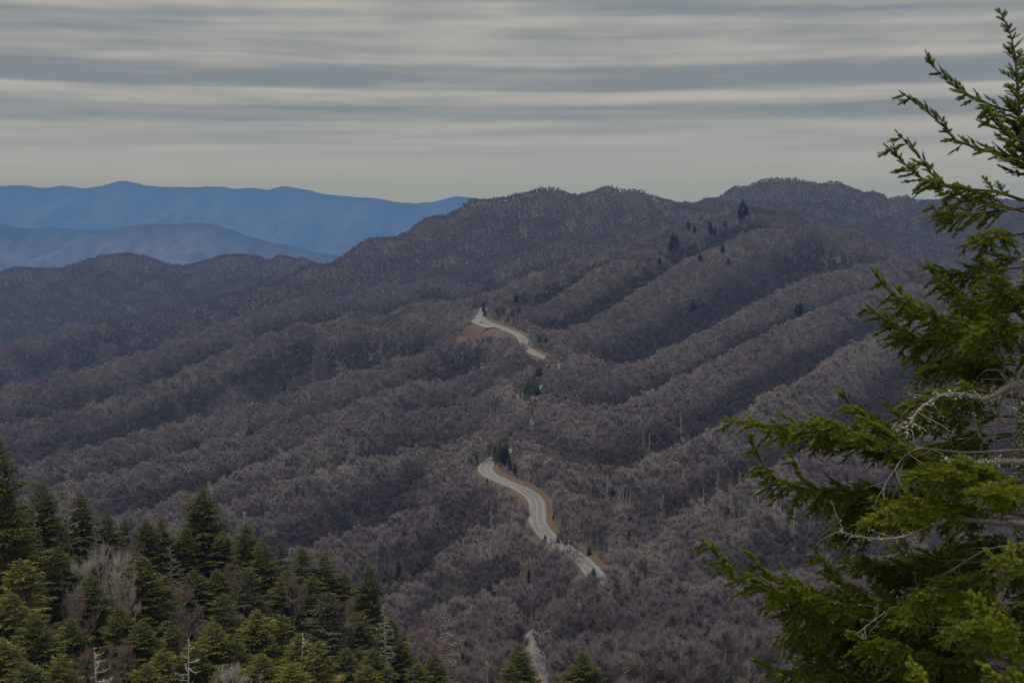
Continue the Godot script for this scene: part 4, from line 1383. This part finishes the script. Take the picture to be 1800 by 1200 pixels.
# ------------------------------------------------------------------ the conifer stand in front
# column and row of the top, distance, height, spread, tone, what it is called
var stand := [
	[-6, 762, 215, 27, 3.6, 1, "tall fir cut off by the left edge of the photo"],
	[65, 846, 250, 19, 3.9, 0, "broad dark fir between the left edge and the tall snag"],
	[28, 880, 225, 20, 3.6, 1, "green fir behind the left edge, right of the tallest"],
	[138, 864, 262, 17, 3.2, 0, "dark fir just right of the tall snag"],
	[187, 901, 262, 15, 3.0, 0, "dark pointed fir right of the snag's neighbour"],
	[220, 910, 285, 14, 2.2, 3, "thin greyish fir between two darker ones"],
	[256, 910, 275, 15, 2.8, 0, "fir with two-tiered top, fourth along the skyline"],
	[287, 910, 280, 15, 2.7, 1, "fir with a ragged top beside the two-tiered one"],
	[352, 855, 290, 21, 4.2, 0, "tallest dark fir standing above the stand's skyline"],
	[322, 925, 282, 14, 2.6, 0, "dark fir tucked against the left of the tallest"],
	[395, 932, 285, 15, 3.0, 1, "fir right behind the tallest one's shoulder"],
	[438, 918, 280, 18, 3.6, 0, "dark fir with a spire top right of the tallest"],
	[462, 952, 270, 16, 3.2, 0, "full dark fir on the right shoulder of the spire-topped one"],
	[490, 953, 300, 13, 2.0, 3, "thin sparse fir showing pale against the hillside"],
	[527, 958, 285, 17, 3.4, 0, "open tiered fir right of the sparse one"],
	[568, 970, 285, 17, 3.4, 1, "green fir behind the rounded one on the stand's right"],
	[605, 1005, 285, 14, 2.6, 1, "small fir in the gap left of the last tiered fir"],
	[645, 990, 280, 20, 3.3, 0, "dark tiered fir, last tall one on the right of the stand"],
	[688, 1085, 255, 15, 3.2, 0, "broad dark fir at the right end of the stand"],
	[705, 1120, 252, 12, 2.6, 0, "lower dark fir at the very right end of the stand"],
	[40, 980, 205, 19, 4.8, 2, "big broad yellow-green fir on the left"],
	[105, 960, 232, 17, 3.6, 0, "dark fir behind the big broad one on the left"],
	[160, 1008, 215, 16, 3.0, 0, "dark pointed fir in front of the bare grey thicket"],
	[206, 1062, 208, 13, 2.5, 1, "small fir right of the pointed one by the thicket"],
	[250, 975, 232, 19, 4.0, 1, "wide green fir with layered boughs in mid stand"],
	[282, 1010, 240, 16, 2.8, 0, "dark fir at the right side of the wide layered one"],
	[340, 1000, 262, 15, 3.0, 0, "dark fir under the tallest fir"],
	[378, 1000, 262, 14, 2.8, 1, "green fir before the tallest one's foot"],
	[430, 996, 238, 17, 3.2, 3, "greyish blue-green fir in the middle of the stand"],
	[392, 1042, 228, 16, 3.2, 0, "dark fir left in front of the greyish one"],
	[500, 1000, 262, 16, 3.2, 0, "dark fir under the open tiered one"],
	[545, 1010, 262, 15, 3.0, 0, "dark fir between the tiered and the rounded one"],
	[580, 1038, 240, 18, 4.0, 3, "rounded fir with grey dead twigs on its crown"],
	[628, 1075, 250, 15, 3.2, 0, "dark fir right of the rounded grey-twigged one"],
	[370, 1090, 200, 17, 3.4, 2, "yellow-green fir at lower centre of the stand"],
	[335, 1125, 195, 15, 3.2, 1, "green fir left of the yellow-green lower one"],
	[455, 1068, 208, 19, 3.7, 2, "bright-topped fir in front of the middle of the stand"],
	[498, 1078, 212, 17, 3.4, 1, "green fir touching the bright-topped one's right side"],
	[420, 1120, 200, 14, 3.0, 0, "dark fir between two yellow-green ones at the bottom"],
	[525, 1110, 195, 15, 2.6, 2, "yellow fir with a bare whitish leader"],
	[562, 1126, 190, 16, 3.4, 2, "brightest yellow-green fir near the bottom edge"],
	[610, 1140, 212, 13, 2.8, 0, "dark fir right of the brightest one"],
	[660, 1140, 225, 13, 3.0, 0, "dark fir under the right end of the stand"],
	[640, 1168, 205, 11, 2.6, 1, "green fir at the bottom edge under the right end"],
	[285, 1138, 192, 13, 3.0, 2, "low yellow-green fir by the white dead branches"],
	[245, 1090, 205, 15, 3.2, 0, "dark fir below the wide layered one"],
	[305, 1095, 212, 13, 2.6, 0, "dark fir by the reddish brush"],
	[100, 1150, 178, 12, 2.7, 2, "small yellow-green fir at the bottom, left of the white dead tree"],
	[70, 1075, 190, 16, 3.6, 0, "dark fir below the big broad one"],
	[125, 1085, 200, 13, 2.5, 0, "dark fir left of the pointed one, low down"],
	[0, 1118, 178, 14, 3.2, 2, "yellow-green fir at the lower left edge"],
	[20, 1040, 196, 17, 3.6, 1, "green fir on the left edge under the big broad one"],
	[45, 1160, 172, 12, 3.0, 0, "dark fir at the lower left corner"],
	[460, 1150, 182, 13, 3.2, 1, "green fir at the bottom edge of the centre"],
	[395, 1165, 178, 11, 2.8, 1, "low green fir at the bottom edge by pale brush"],
	[510, 1165, 180, 11, 2.8, 2, "low yellow-green fir at the bottom edge"],
	[250, 1165, 178, 11, 2.8, 1, "low green fir at the bottom edge near the white tree"],
	[760, 1146, 250, 13, 2.6, 0, "small dark fir right of the stand at the bottom edge"],
	[735, 1165, 245, 12, 2.6, 0, "dark fir just off the stand's right end"],
	[917, 1130, 236, 16, 2.9, 0, "dark fir in front of the lowest stretch of road"],
	[898, 1165, 230, 11, 2.4, 0, "shorter dark fir left of the one before the road"],
	[1018, 1142, 238, 15, 3.2, 0, "broad dark fir right of the lowest stretch of road"],
	[1042, 1172, 240, 11, 2.6, 0, "lower dark fir on the right of the broad one by the road"],
]

func build_stand() -> void:
	var bark := matte(Color(0.16, 0.14, 0.12), 0.9, true)
	var greens := [matte(Color(0.102, 0.104, 0.021), 0.85, true), matte(Color(0.125, 0.122, 0.022), 0.85, true), matte(Color(0.155, 0.147, 0.025), 0.85, true), matte(Color(0.082, 0.086, 0.042), 0.85, true)]
	for m in greens: m.backlight_enabled = true
	for m in greens: m.backlight = m.albedo_color * 0.35
	var forms := []
	for k in 6: forms.push_back(conifer([17.0, 17.0, 15.0, 16.0, 18.0, 14.0][k], [3.3, 3.6, 3.2, 3.0, 3.7, 3.2][k], 500 + k, [0.22, 0.34, 0.28, 0.45, 0.30, 0.2][k], 0.5, true))
	var hs := [17.0, 17.0, 15.0, 16.0, 18.0, 14.0]
	var rs := [3.3, 3.6, 3.2, 3.0, 3.7, 3.2]
	rng.seed = 1234
	for q in stand:
		var top := at(q[0], q[1], q[2])
		var y := ground(top.x, top.z)
		var h := clampf(top.y - y, 6.0, 30.0)
		var k := rng.randi() % 6
		if q[5] == 3: k = 3
		var base := Vector3(top.x, top.y - h, top.z)
		var o := place_tree("fir_tree", q[6], "fir", "firs of the dark stand at lower left", base, Vector3(q[4] / rs[k] * 1.68, h / hs[k], q[4] / rs[k] * 1.68), rnd(0, TAU), forms[k], [bark, greens[q[5]]], ["trunk", "crown"])
	# dead and bare ones among them
	var pale := matte(Color(0.27, 0.255, 0.22), 0.9, true)
	var white := matte(Color(0.42, 0.40, 0.35), 0.85, true)
	var brown := matte(Color(0.21, 0.16, 0.14), 0.9, true)
	var reds := matte(Color(0.24, 0.165, 0.155), 0.9, true)
	var greyt := matte(Color(0.46, 0.43, 0.37), 0.9, true)
	var snags := [
		[113, 815, 255, 19, 3.2, 44, pale, true, "tall bare grey snag above the firs on the left"],
		[59, 895, 228, 11, 3.0, 24, pale, true, "pale bare snag before the broad dark fir"],
		[168, 1135, 178, 9, 4.6, 24, white, true, "white dead tree with spreading limbs at the bottom edge"],
		[328, 1122, 190, 6, 4.2, 18, white, true, "fallen-looking white dead branches left of the yellow-green fir"],
		[526, 1112, 193, 10, 2.4, 26, white, true, "whitish dead leader poking from the yellow fir"],
		[301, 958, 255, 16, 3.8, 80, brown, true, "dead brown-grey fir with hanging twigs in mid stand"],
		[165, 885, 258, 12, 3.4, 60, brown, true, "dead grey-brown fir behind the snag"],
		[676, 1062, 248, 16, 3.2, 66, pale, true, "lichen-grey half-dead fir at the stand's right end"],
		[787, 1062, 290, 17, 5.0, 60, pale, true, "bare lichen-grey conifer right of the stand"],
	]
	rng.seed = 77
	for k in snags.size():
		var q: Array = snags[k]
		var top := at(q[0], q[1], q[2])
		var y := ground(top.x, top.z)
		var h: float = maxf(top.y - y, q[3])
		var form := snag(h, q[4], 600 + k, q[5], q[7])
		place_tree("dead_fir", q[8], "dead tree", "dead trees among the firs", Vector3(top.x, top.y - h, top.z), Vector3.ONE, 0.0, form, [q[6], q[6]], ["trunk", "limbs"])
	var shrub := [
		{"h": 8.0, "r": 3.4, "limbs": 12, "fork": 0.12, "rise": 0.6, "second": 8, "third": 8, "fat": 0.8},
		{"h": 6.0, "r": 3.0, "limbs": 12, "fork": 0.10, "rise": 0.7, "second": 8, "third": 11, "fat": 0.9},
	]
	var sf := [bare_tree(shrub[0], 701), bare_tree(shrub[0], 702), bare_tree(shrub[1], 703)]
	var bare := [
		[140, 985, 222, 0, greyt, "bare grey crooked tree at the left of the grey thicket"],
		[172, 962, 228, 1, greyt, "bare grey bushy tree at the top of the grey thicket"],
		[198, 975, 226, 0, greyt, "palest bare tree in the middle of the grey thicket"],
		[212, 1005, 222, 1, greyt, "bare yellowish-grey tree at the right of the grey thicket"],
		[225, 960, 238, 0, brown, "bare brown tree behind the grey thicket"],
		[130, 1050, 206, 2, reds, "reddish bare brush left of the pointed fir"],
		[205, 1040, 218, 2, reds, "reddish bare brush under the grey thicket"],
		[318, 1035, 232, 0, reds, "reddish-brown bare tree in the gap of mid stand"],
		[330, 1070, 225, 1, reds, "lower reddish-brown bare tree in the gap of mid stand"],
		[205, 1140, 186, 2, reds, "dark reddish brush right of the white dead tree"],
		[150, 1150, 184, 2, reds, "dark reddish brush behind the white dead tree"],
		[408, 1000, 262, 2, brown, "pale brown brush between two dark firs"],
		[405, 1180, 168, 2, greyt, "pale grey twiggy bush at the bottom edge"],
		[515, 1020, 258, 2, reds, "reddish brush in the gap beside the tiered fir"],
		[605, 1060, 245, 2, reds, "reddish brush in the gap before the last tall fir"],
		[735, 1105, 275, 0, reds, "reddish bare tree right of the stand"],
		[770, 1130, 285, 0, reds, "dull reddish bare tree by the lichen-grey conifer"],
	]
	rng.seed = 88
	for q in bare:
		var top := at(q[0], q[1], q[2])
		var h: float = [8.0, 8.0, 6.0][q[3]]
		var y := minf(ground(top.x, top.z), top.y - 2.5)
		var s := (top.y - y) / h
		place_tree("bare_shrub", q[5], "bare tree", "bare trees and brush among the firs", Vector3(top.x, y, top.z), Vector3(minf(s, 1.15), s, minf(s, 1.15)), rnd(0, TAU), sf[q[3]], [pale if q[4] == greyt else brown, q[4]], ["trunk", "crown"])

# ------------------------------------------------------------------ the spruce on the right
func build_spruce() -> void:
	needle_mat = matte(Color.WHITE, 0.6, true)
	needle_mat.backlight_enabled = true
	needle_mat.backlight = Color(0.3, 0.36, 0.1)
	bark_mat = matte(Color(0.105, 0.075, 0.055), 0.9)
	dead_mat = matte(Color(0.23, 0.205, 0.175), 0.9)
	lichen_mat = matte(Color(0.46, 0.47, 0.33), 0.95, true)
	for k in 5: shoots.push_back(make_shoot(40 + k))
	rng.seed = 2024
	var dd := 10.5
	var foot := at(1800, 1200, dd)
	foot.y = ground(foot.x, foot.z)
	var tree := thing("spruce_tree", Vector3.ZERO, "large green spruce with lichen-hung dead limbs at the right edge", "spruce")
	# trunk
	var wood := Soup.new()
	var tl := spline(PackedVector3Array([foot + Vector3(0.05, -0.3, 0), at(1808, 1200, dd), at(1798, 900, dd), at(1798, 720, dd), at(1806, 500, dd), at(1806, 320, dd), at(1793, 200, dd), at(1784, 90, dd), at(1771, 45, dd), at(1757, 17, dd)]), 0.08)
	var tr := PackedFloat32Array()
	for i in tl.size(): tr.push_back(lerpf(0.135, 0.004, pow(float(i) / (tl.size() - 1), 0.85)))
	wood.stick(tl, tr, 10, Color.WHITE)
	var trunk := obj("trunk", wood.mesh(), matte(Color(0.17, 0.145, 0.12), 0.9), tree)
	var moss := Soup.new()
	for i in 1600:
		var k := int(rnd(0.30, 0.82) * tl.size())
		var q := Vector3(rnd(-1, 0.3), 0, rnd(0, 1)).normalized()
		tuft(moss, tl[k] + q * tr[k] + Vector3(0, rnd(-0.04, 0.04), 0), rnd(0.018, 0.036), 6)
	obj("lichen", moss.mesh(), lichen_mat, trunk)
	# the leader's own shoots
	var sp := Spray.new()
	var twig := Soup.new()
	for i in tl.size() - 1:
		var f := float(i) / tl.size()
		if tl[i].y < at(1790, 330, dd).y: continue
		var t := (tl[i + 1] - tl[i]).normalized()
		var bare := tl[i].y > at(1765, 40, dd).y
		for k in (1 if bare else 8):
			var a := rnd(0, TAU)
			var h01 := clampf((tl[i].y - at(1790, 330, dd).y) / (at(1757, 17, dd).y - at(1790, 330, dd).y), 0, 1)
			var l := lerpf(0.30, 0.05, pow(h01, 0.6)) * rnd(0.6, 1.1)
			var dir := (Vector3(cos(a), 0, sin(a)) + t * rnd(0.35, 0.9)).normalized()
			var q := tl[i].lerp(tl[i + 1], rnd(0, 1))
			if l > 0.10: dress(sp, twig, q, dir, l, 0.15, 0.35, 1)
			else:
				sp.where.push_back(aim(q, dir, l)); sp.tint.push_back(needle_tint(0.35))
	var lead := obj("leader_twigs", twig.mesh(), bark_mat, tree)
	add_needles(lead, sp)
	# boughs that reach into the picture: columns and rows from trunk to tip, depths, look
	var list := [
		[[[1798, 196], [1770, 193], [1722, 176], [1672, 146], [1636, 111]], 0.1, 0.5, {"sec": 0.14, "droop": 0.3, "fresh": 0.35, "first": 0.12, "gap": 0.045, "upward": 0.7}],
		[[[1800, 290], [1770, 274], [1725, 262], [1680, 245], [1655, 217], [1625, 192], [1592, 167]], 0.0, 0.4, {"sec": 0.17, "droop": 0.35, "fresh": 0.35, "first": 0.12, "gap": 0.04, "upward": 0.6}],
		[[[1800, 352], [1750, 337], [1680, 330], [1630, 318], [1598, 294], [1563, 261]], -0.1, -0.5, {"sec": 0.20, "droop": 0.45, "fresh": 0.4, "first": 0.15, "gap": 0.04}],
		[[[1690, 332], [1650, 318], [1618, 278], [1583, 238]], -0.05, 0.2, {"sec": 0.13, "droop": 0.3, "fresh": 0.4, "first": 0.05, "gap": 0.04, "thick": 0.008}],
		[[[1800, 372], [1750, 358], [1700, 352], [1665, 372], [1652, 382]], 0.3, 0.7, {"sec": 0.22, "droop": 0.7, "fresh": 0.3, "first": 0.2}],
		[[[1800, 250], [1775, 240], [1748, 212], [1737, 190]], -0.4, -0.8, {"sec": 0.14, "droop": 0.3, "fresh": 0.35, "first": 0.15, "gap": 0.04}],
		[[[1802, 410], [1765, 415], [1735, 420], [1712, 428]], -0.3, -0.9, {"sec": 0.22, "droop": 0.6, "fresh": 0.45, "first": 0.2}],
		[[[1802, 455], [1770, 452], [1740, 462], [1710, 468]], 0.3, 0.8, {"sec": 0.22, "droop": 0.6, "fresh": 0.3, "first": 0.2}],
		[[[1803, 610], [1740, 590], [1670, 566], [1615, 548], [1578, 522], [1545, 489]], -0.2, -0.7, {"sec": 0.34, "droop": 0.55, "fresh": 0.45, "first": 0.18}],
		[[[1803, 560], [1760, 530], [1710, 526], [1670, 508], [1637, 477]], 0.1, 0.3, {"sec": 0.26, "droop": 0.5, "fresh": 0.45, "first": 0.15}],
		[[[1690, 600], [1640, 600], [1595, 590], [1565, 568], [1532, 542]], -0.3, -0.5, {"sec": 0.28, "droop": 0.6, "fresh": 0.35, "first": 0.1, "thick": 0.01}],
		[[[1803, 640], [1740, 625], [1680, 625], [1630, 640], [1590, 625]], 0.3, 0.9, {"sec": 0.32, "droop": 0.7, "fresh": 0.25, "first": 0.2}],
		[[[1803, 700], [1740, 690], [1680, 690], [1630, 700], [1588, 716]], -0.5, -1.1, {"sec": 0.30, "droop": 0.6, "fresh": 0.55, "first": 0.25}],
		[[[1805, 800], [1700, 812], [1600, 802], [1520, 775], [1450, 752], [1370, 752], [1280, 741]], -0.3, -0.9, {"sec": 0.42, "droop": 0.45, "fresh": 0.6, "first": 0.28, "gap": 0.04, "upward": 0.7, "lift": 0.12}],
		[[[1600, 800], [1560, 760], [1520, 732], [1480, 697]], -0.5, -0.4, {"sec": 0.24, "droop": 0.35, "fresh": 0.55, "first": 0.1, "thick": 0.010}],
		[[[1805, 850], [1700, 862], [1600, 868], [1490, 862], [1410, 858], [1355, 835], [1322, 777]], -0.1, -0.5, {"sec": 0.40, "droop": 0.6, "fresh": 0.45, "first": 0.3, "gap": 0.042}],
		[[[1640, 865], [1560, 880], [1500, 905], [1455, 935]], 0.1, 0.4, {"sec": 0.34, "droop": 0.8, "fresh": 0.3, "first": 0.15, "thick": 0.012}],
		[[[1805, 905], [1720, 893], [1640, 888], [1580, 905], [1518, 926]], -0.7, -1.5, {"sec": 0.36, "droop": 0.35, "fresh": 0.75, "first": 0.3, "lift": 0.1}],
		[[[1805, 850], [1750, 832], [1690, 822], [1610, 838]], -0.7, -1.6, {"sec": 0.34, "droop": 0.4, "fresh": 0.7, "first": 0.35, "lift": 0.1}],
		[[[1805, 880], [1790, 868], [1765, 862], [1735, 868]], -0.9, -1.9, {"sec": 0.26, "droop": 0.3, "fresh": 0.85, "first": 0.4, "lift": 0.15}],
		[[[1805, 1070], [1700, 1085], [1600, 1078], [1500, 1062], [1425, 1064], [1350, 1030], [1290, 1002], [1238, 952]], -0.2, -0.8, {"sec": 0.46, "droop": 0.55, "fresh": 0.5, "first": 0.25, "gap": 0.038, "upward": 0.6}],
		[[[1620, 1072], [1540, 1050], [1480, 1028], [1432, 966]], -0.1, 0.2, {"sec": 0.34, "droop": 0.55, "fresh": 0.5, "first": 0.12, "thick": 0.012}],
		[[[1480, 1062], [1440, 1050], [1410, 1035], [1386, 1012]], -0.7, -0.9, {"sec": 0.22, "droop": 0.3, "fresh": 0.55, "first": 0.1, "thick": 0.008}],
		[[[1640, 1085], [1560, 1090], [1480, 1100], [1420, 1108], [1362, 1120]], -0.1, 0.1, {"sec": 0.42, "droop": 0.8, "fresh": 0.35, "first": 0.1, "thick": 0.012}],
		[[[1805, 985], [1700, 985], [1600, 990], [1520, 985], [1470, 965]], 0.3, 0.9, {"sec": 0.40, "droop": 0.8, "fresh": 0.2, "first": 0.25}],
		[[[1805, 1000], [1740, 1010], [1680, 1030], [1620, 1060], [1590, 1100]], -0.8, -1.6, {"sec": 0.36, "droop": 0.6, "fresh": 0.6, "first": 0.25}],
		[[[1805, 1120], [1700, 1130], [1600, 1150], [1510, 1130], [1440, 1140]], 0.4, 1.0, {"sec": 0.44, "droop": 0.9, "fresh": 0.2, "first": 0.2}],
		[[[1805, 1230], [1700, 1225], [1560, 1205], [1460, 1188], [1390, 1182], [1333, 1165]], -0.2, -0.5, {"sec": 0.36, "droop": 0.5, "fresh": 0.5, "first": 0.2}],
		[[[1500, 1195], [1450, 1165], [1420, 1140], [1392, 1104]], -0.3, -0.1, {"sec": 0.22, "droop": 0.4, "fresh": 0.5, "first": 0.1, "thick": 0.008}],
		[[[1805, 1180], [1730, 1170], [1650, 1165], [1570, 1140], [1500, 1120]], -0.6, -1.2, {"sec": 0.40, "droop": 0.7, "fresh": 0.4, "first": 0.2}],
		[[[1805, 1120], [1760, 1105], [1720, 1100], [1690, 1120]], -1.0, -2.2, {"sec": 0.32, "droop": 0.5, "fresh": 0.45, "first": 0.3}],
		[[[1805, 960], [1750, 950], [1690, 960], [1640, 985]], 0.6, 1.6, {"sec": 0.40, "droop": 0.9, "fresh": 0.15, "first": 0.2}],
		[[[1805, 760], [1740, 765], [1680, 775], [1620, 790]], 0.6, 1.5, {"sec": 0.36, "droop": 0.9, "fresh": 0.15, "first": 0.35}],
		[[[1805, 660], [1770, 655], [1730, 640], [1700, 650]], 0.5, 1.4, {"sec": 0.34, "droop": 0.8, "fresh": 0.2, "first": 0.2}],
		[[[1803, 520], [1780, 515], [1760, 500], [1745, 470]], -0.6, -1.2, {"sec": 0.26, "droop": 0.5, "fresh": 0.4, "first": 0.2}],
		[[[1803, 575], [1770, 570], [1730, 585], [1700, 610]], -0.6, -1.3, {"sec": 0.30, "droop": 0.6, "fresh": 0.4, "first": 0.2}],
	]
	for q in list:
		bough(tree, px_path(q[0], dd + q[1], dd + q[2]), q[3])
	# a second bough of the same whorl behind or in front of each of the lower ones
	for k in range(8, list.size()):
		var q: Array = list[k]
		var own := []
		var shift := rnd(8.0, 30.0)
		for i in q[0].size():
			var p0: Array = q[0][0]
			var p1: Array = q[0][i]
			own.push_back([lerpf(p0[0], p1[0], 0.86), lerpf(p0[1], p1[1], 0.9) + shift * float(i) / q[0].size()])
		var o: Dictionary = q[3].duplicate()
		o["fresh"] = clampf(o.fresh + rnd(-0.2, 0.1), 0.1, 0.9)
		o["sec"] = o.sec * 0.9
		var off := 0.45 if q[2] < 0.3 else -0.5
		bough(tree, px_path(own, dd + q[1] + off * 0.4, dd + q[2] + off), o)
	# boughs that point at the viewer, away and out of the picture
	for k in 34:
		var f := (k + rnd(0, 0.6)) / 34.0
		var y := lerpf(at(1800, 330, dd).y, at(1800, 1330, dd).y, f)
		var l := lerpf(0.7, 2.0, pow(f, 0.8)) * rnd(0.75, 1.0)
		var a: float
		if k % 3 == 0: a = rnd(-0.9, 0.9)                    # to the right
		elif k % 3 == 1: a = rnd(1.9, 2.7)                   # behind, to the left
		else: a = rnd(-1.9, -1.0) if y > at(1800, 620, dd).y or y < at(1800, 800, dd).y else rnd(-0.9, 0.9)
		var out := Vector3(cos(a), 0, -sin(a))
		var x := at(1803, 600, dd).x
		var p0 := Vector3(x, y, -dd)
		bough(tree, PackedVector3Array([p0, p0 + out * l * 0.5 + Vector3(0, -0.06 * l, 0), p0 + out * l * 0.85 + Vector3(0, -0.10 * l, 0), p0 + out * l + Vector3(0, -0.02 * l, 0)]), {"sec": minf(0.2 + l * 0.13, 0.42), "droop": 0.6, "fresh": rnd(0.15, 0.5), "first": 0.2, "gap": 0.055})
	# dead limbs under lichen
	dead_limb(tree, px_path([[1803, 672], [1778, 678], [1735, 700], [1705, 696], [1668, 692], [1638, 704], [1612, 724], [1598, 748], [1580, 752]], dd - 0.7, dd - 1.3), 0.030, 1.4, 0.35, "arched dead limb thick with pale lichen")
	dead_limb(tree, px_path([[1803, 920], [1745, 918], [1690, 913], [1640, 922], [1585, 944], [1530, 946], [1475, 934]], dd - 0.9, dd - 1.8), 0.026, 1.0, 0.3, "long bare silvery dead limb below the light green boughs")
	dead_limb(tree, px_path([[1803, 812], [1750, 812], [1705, 814], [1660, 808]], dd - 0.8, dd - 1.2), 0.030, 1.5, 0.1, "short thick dead stub wrapped in lichen")
	dead_limb(tree, px_path([[1803, 790], [1700, 795], [1610, 790], [1570, 830], [1550, 865]], dd - 0.4, dd - 0.9), 0.014, 0.5, 0.35, "")
	dead_limb(tree, px_path([[1803, 740], [1730, 748], [1690, 735], [1650, 745], [1620, 752]], dd - 0.2, dd - 0.4), 0.014, 0.7, 0.5, "")
	dead_limb(tree, px_path([[1790, 690], [1762, 700], [1758, 740], [1748, 768]], dd - 0.5, dd - 0.6), 0.012, 1.0, 0.3, "")
	dead_limb(tree, px_path([[1798, 720], [1785, 680], [1765, 665], [1756, 650]], dd - 0.5, dd - 0.9), 0.010, 0.3, 0.5, "")
	dead_limb(tree, px_path([[1803, 640], [1790, 665], [1796, 715]], dd - 0.6, dd - 0.8), 0.012, 0.3, 0.6, "")
	dead_limb(tree, px_path([[1715, 745], [1722, 765], [1738, 780]], dd - 0.5, dd - 0.6), 0.010, 1.2, 0.2, "")
	dead_limb(tree, px_path([[1803, 1105], [1720, 1108], [1640, 1102], [1560, 1090]], dd - 0.5, dd - 0.7), 0.020, 0.7, 0.2, "")
	dead_limb(tree, px_path([[1803, 1060], [1690, 1060], [1620, 1062], [1560, 1075], [1500, 1120]], dd - 0.9, dd - 1.2), 0.014, 0.9, 0.3, "")
	dead_limb(tree, px_path([[1803, 955], [1740, 965], [1700, 985], [1660, 1010]], dd - 0.4, dd - 0.4), 0.010, 0.5, 0.6, "")
	dead_limb(tree, px_path([[1660, 900], [1610, 890], [1555, 895], [1515, 925]], dd - 0.6, dd - 0.9), 0.009, 0.3, 0.3, "")
	# a young spruce nearer by, only its thin yellow stems show
	var young := thing("young_spruce", Vector3.ZERO, "thin yellowish spruce shoots at the lower right corner", "young spruce")
	var nd := 7.6
	bark_mat = matte(Color(0.26, 0.21, 0.07), 0.8)
	for q in [[[[1830, 1260], [1790, 1130], [1755, 1080], [1712, 1062]], 0.7], [[[1830, 1060], [1795, 1012], [1770, 1000], [1740, 972]], 0.55], [[[1830, 1180], [1800, 1150], [1770, 1110], [1745, 1090]], 0.6], [[[1680, 1290], [1645, 1225], [1625, 1195], [1602, 1172]], 0.6], [[[1840, 1010], [1800, 1005], [1785, 990], [1776, 970]], 0.5], [[[1850, 1250], [1810, 1210], [1780, 1195], [1740, 1180]], 0.6], [[[1850, 1330], [1830, 1150], [1815, 1050], [1812, 960]], 0.6]]:
		bough(young, px_path(q[0], nd, nd - 0.3), {"sec": 0.09, "droop": 0.1, "fresh": q[1] + 0.3, "first": 0.35, "gap": 0.06, "thick": 0.006})
	var stem := Soup.new()
	var yb := at(1850, 1400, nd)
	stem.stick(PackedVector3Array([Vector3(yb.x, ground(yb.x, yb.z) - 0.2, yb.z), yb, at(1850, 1250, nd), at(1830, 1060, nd)]), PackedFloat32Array([0.03, 0.02, 0.014, 0.006]), 6, Color.WHITE)
	stem.stick(PackedVector3Array([yb, at(1760, 1380, nd), at(1680, 1290, nd)]), PackedFloat32Array([0.012, 0.01, 0.006]), 6, Color.WHITE)
	obj("stem", stem.mesh(), bark_mat, young)
